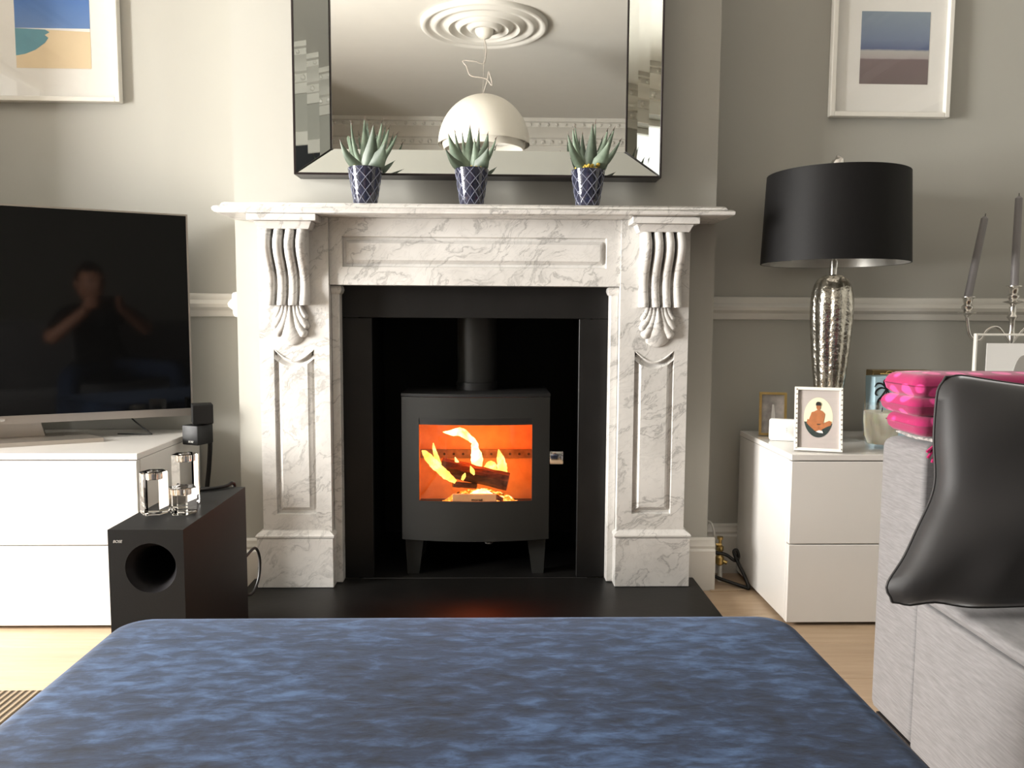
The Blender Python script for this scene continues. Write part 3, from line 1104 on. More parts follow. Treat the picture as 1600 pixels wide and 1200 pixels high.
for px, nm, lab, leaves, mossy in PLANTS:
    cy = -.098
    t = thing('potted_agave', lab, 'plant', (px, cy, SHELF), 'potted agaves on the mantel')
    H_ = .099
    prof = [(.0, .0), (.0285, .0), (.030, .002), (.036, .040), (.0425, .080), (.0452, .094), (.0455, .098), (.0435, .099), (.0415, .094), (.0, .090)]
    pot = obj('pot', lathe(B(), prof, (px, cy, SHELF), 40, cap=False), 'pot', t, 50)
    rad = lambda z: .0295 + (.0455 - .0295) * (z / .098) ** .92

    nrib = 9
    for d in (1, -1):
        for i in range(nrib):
            a0 = 2 * PI * i / nrib + (.35 if px > .2 else .1 if px > -.1 else .0)
            pts = []
            for k in range(13):
                z = .002 + .094 * k / 12
                a = a0 + d * 1.95 * k / 12
                r = rad(z) + .0002
                pts.append((px + r * math.cos(a), cy + r * math.sin(a), SHELF + z))
            obj('glaze_rib', tube(B(), pts, .0011, 6), 'pot_rib', pot, 60)
    # moss / gravel topping
    bm = B()
    for i in range(34):
        a, r = random.uniform(0, 2 * PI), .038 * math.sqrt(random.random())
        s_ = random.uniform(.003, .0062) * (1.15 if mossy > .9 else .9)
        bmesh.ops.create_icosphere(bm, subdivisions=1, radius=s_, matrix=Matrix.Translation((px + r * math.cos(a), cy + r * math.sin(a), SHELF + .0965 + (.016 if mossy > .9 else .003) * random.random())))
    obj('moss', bm, 'moss', t, 60, kind='stuff')
    base = Vector((px, cy, SHELF + .092))
    for (u, v, dy, wpx, back) in leaves:
        tip = at(u, v, cy + dy)
        ax = tip - base
        L = ax.length
        w = wpx * 2.15 / FPX / 2 * 1.2
        d = ax.normalized()
        out = Vector((ax.x, ax.y, 0))
        front = Vector((0, -1, 0)) if back == 0 else Vector((-.3 if ax.x > 0 else .3, -1, 0))
        side = d.cross(front)
        side = side.normalized() if side.length > 1e-4 else Vector((1, 0, 0))
        nrm = side.cross(d).normalized()
        outh = out.normalized() if out.length > 1e-4 else Vector((0, 0, 0))
        rg = []
        for i in range(9):
            f = i / 8
            p = base + d * (L * f) + Vector((0, 0, 1)) * (-.010 * math.sin(PI * f)) + outh * (.008 * math.sin(PI * f))
            ww = w * (.62 + 1.5 * f - 2.1 * f * f) / .888 if f < .36 else w * max(0.02, (1 - ((f - .36) / .64) ** 1.35))
            th = .0030 * (1 - f) + .0004
            cup = -.30 * ww
            sec = [(-1, cup), (-.55, cup * .35 - th * .7), (0, -th), (.55, cup * .35 - th * .7), (1, cup), (.5, cup * .35 + th * .5), (0, th), (-.5, cup * .35 + th * .5)]
            rg.append([p + side * (ww * a) - nrm * b * -1 for a, b in sec])
        lf = obj('leaf', loft(B(), rg), 'leaf', t, 60)
        pt = base + d * (L * .985)
        obj('leaf_spine', tube(B(), [base + d * L * .93, base + d * L * 1.03], [.0011, .0003], 6), 'leaf_tip', lf)

# ================================================================== PICTURES
def picture(name, label, x0, x1, z0, z1, prn, fwid, mat_extra):
    y1 = WB - .001
    y0 = y1 - .024
    t = thing(name, label, 'picture', ((x0 + x1) / 2, y1, z0))
    for a in ((x0, x0 + fwid, z0, z1), (x1 - fwid, x1, z0, z1), (x0 + fwid, x1 - fwid, z0, z0 + fwid), (x0 + fwid, x1 - fwid, z1 - fwid, z1)):
        obj('frame_rail', box(B(), a[0], a[1], y0, y1, a[2], a[3], .0015, 1), 'white_frame', t)
    obj('mat_board', box(B(), x0 + fwid, x1 - fwid, y1 - .008, y1, z0 + fwid, z1 - fwid), 'mat_board', t, 0)
    for nm, mt, poly in prn:
        obj(nm, prism(B(), [(px, y1 - .0088 - .0001 * mat_extra.get(nm, 0), pz) for px, pz in poly], (0, .0006, 0)), mt, t, 0)
    obj('picture_glass', box(B(), x0 + fwid, x1 - fwid, y1 - .015, y1 - .0135, z0 + fwid, z1 - fwid), 'pic_glass', t, 0)
    return t


R4 = lambda a, b, c, d: [(a, c), (b, c), (b, d), (a, d)]
picture('framed_picture', 'white framed print of breaking surf on brown sand above the table lamp', 1.058, 1.421, 1.406, 1.86,
        [('surf_print', 'print_surf', R4(1.148, 1.356, 1.505, 1.716))], .014, {})
lx0, lx1 = -1.347, -1.131
shore = [(lx0, 1.553), (-1.32, 1.558), (-1.29, 1.570), (-1.262, 1.590), (-1.252, 1.604), (-1.262, 1.612), (-1.248, 1.620), (-1.262, 1.628), (lx0, 1.630)]
picture('framed_picture', 'white framed print of a blue sky over a pale beach above the television', -1.43, -1.046, 1.421, 1.90,
        [('sand_print', 'print_sand', R4(lx0, lx1, 1.518, 1.630)), ('sky_print', 'print_sky', R4(lx0, lx1, 1.6305, 1.81)), ('sea_print', 'print_sea', shore),
         ('surf_line', 'paper', [(-1.262, 1.627), (lx1, 1.622), (lx1, 1.631), (lx0, 1.631)])], .014, {'sea_print': 4, 'surf_line': 6})

# ================================================================== CABINETS
def cabinet(name, label, x0, x1, side, cols):
    F, Bk, top = -.290, .128, .4530
    t = thing(name, label, 'cabinet', ((x0 + x1) / 2, (F + Bk) / 2, 0))
    obj('plinth', box(B(), x0 + .02, x1 - .02, F + .03, Bk, 0, .012), 'sofa_plinth', t, 0)
    obj('carcass', box(B(), x0, x1, F + .019, Bk, .012, top - .0165, .001, 1), 'gloss_white', t)
    obj('top_panel', box(B(), x0 - .0005, x1 + .0005, F, Bk, top - .0155, top, .0012, 1), 'gloss_white', t)
    w = (x1 - x0) / cols
    for c in range(cols):
        for za, zb in ((.010, .2165), (.2195, top - .0185)):
            obj('drawer', box(B(), x0 + c * w + (.0005 if c == 0 else .0015), x0 + (c + 1) * w - .0015, F, F + .018, za, zb, .0012, 1), 'gloss_white', t)
    return t


cabinet('media_cabinet', 'low white gloss drawer cabinet under the television', -1.82, -.842, 1, 2)
cabinet('drawer_cabinet', 'low white gloss drawer cabinet under the black shaded lamp', .8145, 2.01, -1, 2)
CT = .4532

# ================================================================== TELEVISION
a = math.radians(25.45)
ex = Vector((math.cos(a), math.sin(a), 0))        # along the screen, to the right
en = Vector((math.sin(a), -math.cos(a), 0))       # out of the screen
Rb = Vector((-.834, .063, .5055))
TVW, TVH = 1.03, .583
tv = thing('television', 'flat television with black screen and silver lower bezel, turned to the room', 'television', (Rb - ex * TVW / 2 - en * .06) * 1 + Vector((0, 0, CT - .5055)))


def tvbox(bm, s0, s1, n0, n1, z0, z1):
    """s from the right end leftwards, n out of the screen"""
    pts = [Rb - ex * s + en * n for s, n in ((s0, n0), (s1, n0), (s1, n1), (s0, n1))]
    return loft(bm, [[p + Vector((0, 0, z)) for p in pts] for z in (z0, z1)])


obj('tv_case', tvbox(B(), 0, TVW, -.030, -.003, 0, TVH), 'tv_back', tv, 20)
obj('tv_rear_cover', tvbox(B(), .18, TVW - .18, -.065, -.030, .05, .36), 'tv_back', tv, 20)
obj('screen', tvbox(B(), .006, TVW - .006, -.003, 0, .022, TVH - .005), 'tv_screen', tv, 0)
obj('lower_bezel', tvbox(B(), 0, TVW, -.003, .002, 0, .022), 'tv_silver', tv, 0)
for s0, s1, z0, z1, nm in ((0, .0045, .022, TVH, 'side_bezel'), (TVW - .0045, TVW, .022, TVH, 'side_bezel'), (.0045, TVW - .0045, TVH - .0045, TVH, 'top_bezel')):
    obj(nm, tvbox(B(), s0, s1, -.003, .001, z0, z1), 'tv_silver', tv, 0)
obj('maker_mark', tvbox(B(), .468, .502, .002, .0025, .008, .014), 'dot_grey', tv, 0)
zs = CT - Rb.z
bm = B()
loft(bm, [[Rb - ex * s_ + en * n_ + Vector((0, 0, z_)) for s_, n_ in ((.235, .072), (.795, .072), (.73, -.085), (.30, -.085))] for z_ in (zs, zs + .011)])
obj('stand_base', bm, 'tv_silver', tv, 20)
bm = B()
pts = [(.38, -.060), (.65, -.060), (.65, -.034), (.38, -.034)]
top_ = [(.40, -.055), (.63, -.055), (.63, -.032), (.40, -.032)]
loft(bm, [[Rb - ex * s + en * n + Vector((0, 0, zs + .0112)) for s, n in pts], [Rb - ex * s + en * n + Vector((0, 0, .049)) for s, n in top_]])
obj('stand_neck', bm, 'tv_silver', tv, 20)
cp = catmull([Rb - ex * .18 - en * .04 + Vector((0, 0, .03)), Rb - ex * .16 - en * .06 + Vector((0, 0, -.01)), Rb - ex * .12 - en * .02 + Vector((0, 0, -.045)), Rb - ex * .12 + en * .0 + Vector((0, 0, zs + .004)), Rb - ex * .2 - en * .05 + Vector((0, 0, zs + .003))], 6)
o = obj('tv_cable', tube(B(), cp, .0022, 6), 'cable')
tag(o, 'thin black cable hanging behind the television onto the cabinet', 'cable')

# ================================================================== SUBWOOFER
sx0, sx1, sy0, sy1, sz1 = -.702, -.556, -.735, -.349, .382
sub = thing('subwoofer', 'black bass speaker box with round port beside the white cabinet', 'speaker', ((sx0 + sx1) / 2, (sy0 + sy1) / 2, 0))
pcx, pcz, pr = -.6205, .305, .050
bm = B()
SK_ = -.008     # slight lean of the back end
fr = sy0
N = 40
circ = [(pcx + pr * math.cos(2 * PI * i / N), pcz + pr * math.sin(2 * PI * i / N)) for i in range(N)]
# front face with round port: ring from rounded outline to the circle
rect = []
for i in range(N):
    q = 2 * PI * i / N
    dx, dz = math.cos(q), math.sin(q)
    k = 1e9
    if dx > 1e-6: k = min(k, (sx1 - pcx) / dx)
    if dx < -1e-6: k = min(k, (sx0 - pcx) / dx)
    if dz > 1e-6: k = min(k, (sz1 - pcz) / dz)
    if dz < -1e-6: k = min(k, (.006 - pcz) / dz)
    rect.append((pcx + dx * k, pcz + dz * k))
corners = [(sx1, sz1), (sx0, sz1), (sx0, .006), (sx1, .006)]
for c in corners:
    i = min(range(N), key=lambda j: (rect[j][0] - c[0]) ** 2 + (rect[j][1] - c[1]) ** 2)
    rect[i] = c
V = lambda pts, yy: [Vector((p[0], yy, p[1])) for p in pts]
loft(bm, [V(rect, sy1), V(rect, fr), V(circ, fr)], cap=False)
bm.faces.new([v for v in bm.verts if abs(v.co.y - sy1) < 1e-6])
obj('speaker_box', bm, 'black_plastic', sub, 25)
bm = B()
sc = lambda f, ox=0: [(pcx + ox + (x - pcx) * f, pcz + (z - pcz) * f) for x, z in circ]
loft(bm, [V(circ, fr), V(sc(.96), fr + .006), V(sc(.86), fr + .014), V(sc(.76), fr + .026), V(sc(.72), fr + .06), V(sc(.70), fr + .2), V(sc(.01), fr + .2)], cap=False)
obj('bass_port', bm, 'tv_back', sub, 60)
for xx in (sx0 + .02, sx1 - .02):
    for yy in (sy0 + .03, sy1 - .03):
        obj('rubber_foot', lathe(B(), [(.010, 0), (.010, .007)], (xx, yy, 0), 12), 'cable', sub)
text_obj('speaker_logo', 'BOSE', 'logo', sub, (-.6835, fr - .0006, .3585), .0075, (1, 0, 0), (0, 0, 1), .0003, .3)
sc_ = catmull([(-.590, -.36, sz1 + .0035), (-.62, -.40, sz1 + .0035), (-.655, -.425, sz1 + .0035), (-.690, -.40, sz1 + .0035), (-.725, -.36, sz1 - .02), (-.74, -.31, .25), (-.75, -.29, .01)], 8)
sc_ = catmull([(-.588, -.338, .20), (-.586, -.337, sz1 - .02), (-.588, -.343, sz1 + .008), (-.596, -.362, sz1 + .0055), (-.615, -.385, sz1 + .0050), (-.650, -.405, sz1 + .0050), (-.690, -.395, sz1 + .0050), (-.711, -.375, sz1 + .005), (-.717, -.365, sz1 - .02), (-.72, -.35, .2), (-.73, -.32, .006)], 8)
o = obj('speaker_cable', tube(B(), sc_, .0042, 8), 'cable')
tag(o, 'black cable lying across the top of the bass speaker', 'cable')
o = obj('power_cable', tube(B(), catmull([(-.566, -.328, .20), (-.560, -.27, .205), (-.556, -.245, .17), (-.558, -.25, .12), (-.566, -.28, .09), (-.575, -.322, .10)], 8), .0035, 8), 'cable')
tag(o, 'short black cable loop at the back of the bass speaker', 'cable')

# twin cube satellite speaker on a slim floor stand
cx_, cy_ = -.775, -.02
ss = thing('satellite_speaker', 'pair of small stacked black cube speakers on a slim stand beside the television', 'speaker', (cx_, cy_ + .03, 0))


def cube_at(c, yaw, s, dpt):
    ux = Vector((math.cos(yaw), math.sin(yaw), 0))
    uy = Vector((-math.sin(yaw), math.cos(yaw), 0))
    bm = box(B(), -s / 2, s / 2, -dpt / 2, dpt / 2, -s / 2, s / 2, .003, 2)
    for v in bm.verts:
        v.co = Vector(c) + ux * v.co.x + uy * v.co.y + Vector((0, 0, v.co.z))
    return bm, ux, uy


zc1, zc2 = .4625, .5215
bm, ux, uy = cube_at((-.791, -.02, zc1), math.radians(-22), .0555, .062)
lo_ = obj('speaker_cube', bm, 'black_plastic', ss)
p = Vector((-.791, -.02, zc1 - .018)) - uy * .0316 + ux * .003
text_obj('speaker_logo', 'BOSE', 'logo', lo_, p, .0075, ux, (0, 0, 1), .0003, .3)
bm, ux, uy = cube_at((-.777, -.02, zc2), math.radians(24), .0555, .062)
up_ = obj('speaker_cube', bm, 'black_plastic', ss)
p = Vector((-.777, -.02, zc2)) - uy * .0312
bm = box(B(), -.025, .025, -.001, .001, -.025, .025)
for v in bm.verts:
    v.co = p + ux * v.co.x + uy * v.co.y + Vector((0, 0, v.co.z))
obj('grille', bm, 'cable', up_, 0)
obj('stand_pole', tube(B(), catmull([(-.770, .012, .455), (-.769, .014, .43), (-.775, .016, .36), (-.785, .02, .28), (-.788, .02, .15), (-.788, .02, .012)], 6), .0065, 10), 'black_plastic', ss)
obj('stand_foot', lathe(B(), [(.055, 0), (.055, .008), (.045, .012), (.008, .016)], (-.788, .02, 0), 28), 'black_plastic', ss)

# ================================================================== CRYSTAL HOLDERS
def crystal(label, c, r, hgt, rot):
    t = thing('crystal_candle_holder', label, 'candle holder', (c[0], c[1], sz1), 'crystal candle holders on the bass speaker')
    z0 = sz1 + .0003
    hexa = lambda rr, z: [Vector((c[0] + rr * math.cos(rot + PI / 3 * i), c[1] + rr * math.sin(rot + PI / 3 * i), z)) for i in range(6)]
    bm = B()
    n = 6
    cup = lambda rr, z: [Vector((c[0] + rr * math.cos(rot + PI / 3 * i), c[1] + rr * math.sin(rot + PI / 3 * i), z)) for i in range(6)]
    loft(bm, [hexa(r * .93, z0), hexa(r, z0 + .003), hexa(r, z0 + hgt - .002), hexa(r * .95, z0 + hgt), cup(r * .48, z0 + hgt), cup(r * .46, z0 + hgt - .016), ], cap=True)
    obj('crystal_block', bm, 'crystal', t, 0)
    obj('candle_cup', lathe(B(), [(r * .43, z0 + hgt - .015), (r * .43, z0 + hgt + .0006), (r * .36, z0 + hgt + .0006), (r * .36, z0 + hgt - .0145)], (c[0], c[1], 0), 24), 'silver', t, 40)


crystal('medium hexagonal crystal candle holder, leftmost on the bass speaker', (-.6660, -.605), .0282, .0895, .2)
crystal('tallest hexagonal crystal candle holder, behind the short one', (-.6300, -.527), .0285, .1130, .5)
crystal('shortest hexagonal crystal candle holder, at the right front', (-.6075, -.602), .0290, .0560, .05)

# ================================================================== TABLE LAMP
lx, ly = 1.003, -.06
lamp = thing('table_lamp', 'table lamp with ribbed silver pod base and black drum shade', 'lamp', (lx, ly, CT))
bm = B()
loft(bm, [[Vector((lx + r * math.cos(PI / 8 + PI / 4 * i), ly + r * math.sin(PI / 8 + PI / 4 * i), z)) for i in range(8)] for r, z in ((.040, CT), (.040, CT + .004), (.035, CT + .040), (.033, CT + .042))])
obj('lamp_base', bm, 'black_base', lamp, 20)
prof = [(.026, .495), (.028, .52), (.033, .56), (.040, .60), (.046, .65), (.052, .71), (.0565, .77), (.059, .82), (.058, .855), (.052, .888), (.040, .910), (.024, .920), (.012, .923)]
pr_s = catmull([(r, z, 0) for r, z in prof], 4)
rings = []
NS = 72
for p_ in pr_s:
    ring = []
    for i in range(NS):
        q = 2 * PI * i / NS
        lob = abs(math.cos(q * 4 + .35))
        r = p_.x * (.875 + .135 * lob ** .55)
        ring.append(Vector((lx + r * math.cos(q), ly + r * math.sin(q), p_.y)))
    rings.append(ring)
obj('lamp_body', loft(B(), rings), 'mercury', lamp, 60)
obj('lamp_neck', lathe(B(), [(.010, .921), (.010, .962), (.006, .964), (.006, 1.212)], (lx, ly, 0), 20), 'chrome', lamp)
bm = B()
z0, z1, r0, r1 = .9535, 1.197, .197, .1865
seg = 72
lathe(bm, [(r0, z0), (r1, z1), (r1 - .002, z1 + .001), (r1 - .0045, z1)], (lx, ly, 0), seg, cap=False)
lathe(bm, [(r0 - .0035, z0), (r0, z0)], (lx, ly, 0), seg, cap=False)
shd = obj('lamp_shade', bm, 'shade', lamp, 50)
obj('shade_lining', lathe(B(), [(r0 - .0035, z0 + .0005), (r1 - .0045, z1 - .0005)], (lx, ly, 0), seg, cap=False), 'shade_in', shd, 50)
for q in (0, 2.1, 4.2):
    obj('shade_spoke', tube(B(), [(lx, ly, z1 - .02), (lx + (r1 - .006) * math.cos(q), ly + (r1 - .006) * math.sin(q), z1 - .006)], .002, 6), 'chrome', shd)
fin = catmull([(lx, ly, 1.205), (lx - .002, ly, 1.222), (lx + .002, ly, 1.239), (lx - .003, ly, 1.252)], 5)
obj('finial', tube(B(), fin, interp([.009, .020, .015, .001], len(fin)), 12), 'silver', lamp, 60)
for m_ in (-1, 1):
    f2 = catmull([(lx, ly, 1.205), (lx + m_ * .010, ly - .004, 1.217), (lx + m_ * .013, ly - .004, 1.229)], 5)
    obj('finial_leaf', tube(B(), f2, interp([.006, .0105, .001], len(f2)), 10), 'silver', lamp, 60)
o = obj('lamp_switch_cord', tube(B(), catmull([(lx + .03, ly + .02, CT + .006), (lx + .05, ly + .09, CT + .004), (lx + .03, ly + .17, CT + .004)], 6), .0025, 6), 'cable', lamp)

# ================================================================== PHOTO FRAMES ON THE CABINET
def photo_frame(name, label, BL, BR, hgt, lean, fwid, mat, pieces, beads=None, cat='photo frame'):
    """stands on the cabinet top; leans back by 'lean' radians; pieces drawn in (s,t) fractions of the sheet"""
    BL, BR = Vector(BL), Vector(BR)
    ux = (BR - BL).normalized()
    W = (BR - BL).length
    back = Vector((-ux.y, ux.x, 0))
    uz = (Vector((0, 0, 1)) * math.cos(lean) + back * math.sin(lean)).normalized()
    nn = ux.cross(uz).normalized()        # towards the room
    if nn.y > 0:
        nn = -nn
    t = thing(name, label, cat, (BL + BR) / 2)
    Q = lambda s, h_, d: BL + ux * s + uz * h_ + nn * d

    def bx(s0, s1, h0, h1, d0, d1):
        return loft(B(), [[Q(s0, h0, d), Q(s1, h0, d), Q(s1, h1, d), Q(s0, h1, d)] for d in (d0, d1)])
    for s0, s1, h0, h1 in ((0, fwid, 0, hgt), (W - fwid, W, 0, hgt), (fwid, W - fwid, 0, fwid), (fwid, W - fwid, hgt - fwid, hgt)):
        obj('frame_rail', bx(s0, s1, h0, h1, -.006, .006), mat, t, 20)
    obj('backing', bx(fwid, W - fwid, fwid, hgt - fwid, -.005, -.001), 'paper', t, 0)
    iw, ih = W - 2 * fwid, hgt - 2 * fwid
    for i, (nm, mt, poly) in enumerate(pieces):
        pts = [Q(fwid + s * iw, fwid + h_ * ih, -.0008 + .0003 * i) for s, h_ in poly]
        obj(nm, prism(B(), pts, -nn * .0003), mt, t, 0)
    obj('frame_glass', bx(fwid, W - fwid, fwid, hgt - fwid, .0025, .0035), 'pic_glass', t, 0)
    if beads:
        n = 13
        for k in range(n):
            h_ = hgt * (k + .5) / n
            for s in (fwid / 2, W - fwid / 2):
                m4 = Matrix.Translation(Q(s, h_, .006))
                bm = B()
                bmesh.ops.create_icosphere(bm, subdivisions=1, radius=fwid * .34, matrix=m4)
                obj('frame_bead', bm, beads, t, 60)
    # easel strut
    mid = BL + ux * W / 2
    foot = mid + back * (hgt * math.sin(lean) + .045)
    foot.z = CT + .002
    obj('easel_strut', tube(B(), [Q(W / 2, hgt * .62, -.0075), foot], .004, 6), 'black_base', t)
    return t


ell = lambda cx, cy, rx, ry, n=36, a0=0, a1=2 * PI: [(cx + rx * math.cos(a0 + (a1 - a0) * i / n), cy + ry * math.sin(a0 + (a1 - a0) * i / n)) for i in range(n + (0 if abs(a1 - a0 - 2 * PI) < 1e-6 else 1))]
full = [(0, 0), (1, 0), (1, 1), (0, 1)]
PO = [('mount', 'print_grey', full), ('oval', 'print_cream', ell(.50, .53, .345, .345)),
      ('dark_ground', 'print_dark', ell(.50, .53, .345, .345, 18, PI + .22, 2 * PI - .30)),
      ('figure_legs', 'print_skin', [(.22, .43), (.30, .37), (.42, .30), (.53, .27), (.60, .33), (.70, .37), (.80, .40), (.82, .46), (.76, .48), (.64, .44), (.52, .40), (.40, .42), (.30, .48), (.24, .50)]),
      ('figure_body', 'print_skin', [(.36, .42), (.34, .52), (.33, .60), (.42, .64), (.47, .66), (.53, .66), (.60, .64), (.66, .59), (.64, .50), (.62, .42)]),
      ('figure_arm', 'print_skin', [(.34, .62), (.40, .63), (.38, .50), (.52, .36), (.49, .33), (.26, .46)]),
      ('figure_head', 'print_skin', ell(.50, .715, .052, .058, 16)),
      ('figure_cap', 'ink', [(.435, .735), (.565, .735), (.56, .775), (.52, .80), (.47, .80), (.44, .775)]),
      ('figure_shoes', 'paper', [(.44, .285), (.52, .265), (.62, .26), (.60, .30), (.52, .31)])]
photo_frame('photo_frame', 'white beaded frame with an oval photo of a seated figure in a cap', (.842, -.232, CT + .0015), (.955, -.266, CT + .0015), .168, .22, .0075, 'white_frame', PO, 'silver')
photo_frame('photo_frame', 'small gold frame with a faded group photo behind the white box', (.838, .030, CT + .0015), (.913, .010, CT + .0015), .128, .16, .007, 'brass',
            [('group_photo', 'print_oldphoto', full), ('pale_figure', 'paper', [(.42, .1), (.62, .1), (.60, .5), (.55, .75), (.47, .75), (.44, .5)])])
# small white rounded box with grey dots
wb = thing('white_device', 'small white rounded box with three grey dots between the photo frames', 'device', (.873, -.08, CT))
bl, br_ = Vector((.836, -.062, CT + .0005)), Vector((.913, -.086, CT + .0005))
ux = (br_ - bl).normalized()
uy = Vector((-ux.y, ux.x, 0))
rg = []
for d, ins in ((0, .004), (.003, 0), (.016, 0), (.019, .004)):
    rg.append([bl + ux * x + uy * d + Vector((0, 0, z)) for x, z in rrect(ins, .080 - ins, ins, .062 - ins, .008, 4)])
obj('casing', loft(B(), rg), 'plastic_white', wb, 50)
for k, zz in enumerate((.026, .031, .036)):
    c = bl + ux * .047 - uy * .0003 + Vector((0, 0, zz))
    obj('dot_mark', prism(B(), [c + ux * (.0011 * math.cos(q)) + Vector((0, 0, .0011 * math.sin(q))) for q in [2 * PI * i / 10 for i in range(10)]], uy * .0005), 'dot_grey', wb, 0)

# candle in a glass
ccx_, ccy_ = 1.101, -.175
cd = thing('glass_candle', 'cream candle in a ribbed glass tumbler beside the lamp', 'candle', (ccx_, ccy_, CT))
bm = B()
gl = [(.030, .001), (.0365, .004), (.044, .03), (.048, .07), (.0485, .10), (.0475, .118)]
gi = [(.0455, .118), (.0465, .10), (.046, .07), (.042, .03), (.034, .010)]
rings = []
for r, z in gl + gi:
    ring = []
    for i in range(72):
        q = 2 * PI * i / 72
        rr = r * (1 + (.012 * math.cos(q * 18) if (r, z) in gl and .004 < z < .11 else 0))
        ring.append(Vector((ccx_ + rr * math.cos(q), ccy_ + rr * math.sin(q), CT + z)))
    rings.append(ring)
obj('tumbler', loft(B(), rings), 'tumbler', cd, 60)
obj('wax', lathe(B(), [(.033, .0115), (.0405, .03), (.0448, .07), (.0452, .096), (.044, .0975), (.0, .097)], (ccx_, ccy_, CT), 48, cap=False), 'wax', cd, 50)
obj('wick', tube(B(), [(ccx_, ccy_, CT + .096), (ccx_ + .001, ccy_, CT + .108)], .0012, 6), 'cable', cd)

# boxes behind the candle
o = obj('patterned_box', box(B(), 1.128, 1.235, -.085, -.030, CT + .0005, CT + .181, .0015, 1), 'pale_blue', None)
tag(o, 'pale blue box with black swirling flower print behind the candle', 'box')
o.data.transform(Matrix.Translation((1.128, -.085, CT)) @ Matrix.Rotation(-.035, 4, 'Y') @ Matrix.Translation((-1.128, .085, -CT)))
o.data.transform(Matrix.Translation((0, 0, .004)))
FC = Vector((1.156, -.0862, CT + .150))
for pts, r in (([(0, 0), (-.012, .014), (-.026, .016), (-.034, .006)], .0016), ([(0, 0), (-.016, .004), (-.028, -.004), (-.030, -.014), (-.024, -.018)], .0018),
               ([(0, 0), (-.008, .020), (-.004, .028)], .0016), ([(0, 0), (.008, .018), (.020, .026)], .0016), ([(0, 0), (.016, .010), (.030, .020), (.040, .016), (.036, .008), (.028, .012)], .0016),
               ([(0, 0), (.016, -.002), (.030, .002), (.044, -.006)], .0016), ([(0, 0), (-.012, -.020), (-.022, -.034), (-.024, -.060), (-.030, -.078)], .0024),
               ([(0, 0), (.004, -.026), (.018, -.040), (.028, -.036), (.030, -.026), (.022, -.022)], .0018), ([(0, 0), (.014, -.016), (.034, -.024), (.048, -.018)], .0016),
               ([(.016, -.046), (.024, -.064), (.026, -.086)], .006), ([(-.024, -.060), (-.022, -.080), (-.030, -.094)], .0045), ([(.026, -.060), (.040, -.052), (.050, -.062)], .0035), ([(0, -.06), (.006, -.08), (-.004, -.10)], .0016)):
    path = catmull([FC + Vector((x, 0, z)) for x, z in pts], 6)
    obj('swirl_print', tube(B(), path, interp([r * .9, r * 1.4, r * 1.6, r * .7], len(path)), 8, .12, (0, 1, 0)), 'ink', o, 60)
gb = thing('gold_gift_box', 'flat gold gift box standing behind the patterned blue box', 'box', (1.25, .0, CT))
obj('box_body', box(B(), 1.148, 1.322, -.018, .022, CT + .0005, CT + .199, .0015, 1), 'gold_box', gb)
rib = obj('ribbon_knot', tube(B(), [(1.168, -.021, CT + .188), (1.205, -.021, CT + .188)], .003, 6), 'brass', gb)
bm = B()
for c0, r_ in ((1.196, .010), (1.217, .008)):
    pts = [(c0 + r_ * math.cos(q), -.0215, CT + .189 + r_ * .7 * math.sin(q)) for q in [2 * PI * i / 16 for i in range(17)]]
    obj('ribbon_loop', tube(B(), pts, .0018, 6), 'brass', gb)
bm.free()

# candelabra and the clear floating frame at the far right
cnx, cny = 1.592, .045
ca = thing('candelabra', 'silver three armed candelabra holding tall grey candles', 'candelabra', (cnx, cny, CT))
obj('foot', lathe(B(), [(.055, 0), (.055, .006), (.046, .012), (.022, .022), (.012, .04), (.010, .06)], (cnx, cny, CT), 32), 'silver', ca)
stem = [(.010, .06), (.008, .12), (.012, .15), (.007, .17), (.007, .28), (.012, .30), (.008, .315), (.008, .345), (.015, .355), (.009, .365), (.010, .385)]
obj('stem', lathe(B(), stem, (cnx, cny, CT), 24), 'silver', ca, 50)


def socket(c, parent):
    pr_ = [(.004, -.034), (.007, -.028), (.010, -.024), (.026, -.020), (.027, -.018), (.010, -.014), (.015, -.008), (.016, 0), (.010, .006), (.012, .012), (.014, .022), (.021, .027), (.021, .029), (.0105, .030)]
    s_ = obj('candle_socket', lathe(B(), pr_, c, 24), 'silver', parent, 50)
    return s_


tops = []
socket((cnx, cny, CT + .418), ca)
tops.append(((cnx, cny, CT + .446), (-.006, 0, 1), .262, 'tall grey candle upright in the centre of the candelabra'))
for m_ in (-1, 1):
    hx = cnx + m_ * .137
    arm = catmull([(cnx, cny, CT + .275), (cnx + m_ * .02, cny, CT + .300), (cnx + m_ * .045, cny, CT + .325), (cnx + m_ * .075, cny, CT + .315), (cnx + m_ * .095, cny, CT + .285), (cnx + m_ * .125, cny, CT + .300), (hx, cny, CT + .352)], 7)
    obj('arm', tube(B(), arm, .0048, 10), 'silver', ca, 60)
    socket((hx, cny, CT + .385), ca)
    tops.append(((hx, cny, CT + .413), (.16 if m_ < 0 else -.03, 0, 1), .238, 'grey candle leaning to the right in the left arm of the candelabra' if m_ < 0 else 'grey candle in the right arm of the candelabra'))
for b_, d_, L_, lab in tops:
    b_, d_ = Vector(b_), Vector(d_).normalized()
    tcd = thing('taper_candle', lab, 'candle', b_, 'taper candles in the candelabra')
    obj('candle_stick', tube(B(), [b_, b_ + d_ * L_ * .5, b_ + d_ * (L_ - .006), b_ + d_ * L_], [.0112, .0108, .0098, .004], 16), 'grey_wax', tcd, 40)
    obj('wick', tube(B(), [b_ + d_ * L_, b_ + d_ * (L_ + .009)], .001, 5), 'cable', tcd)

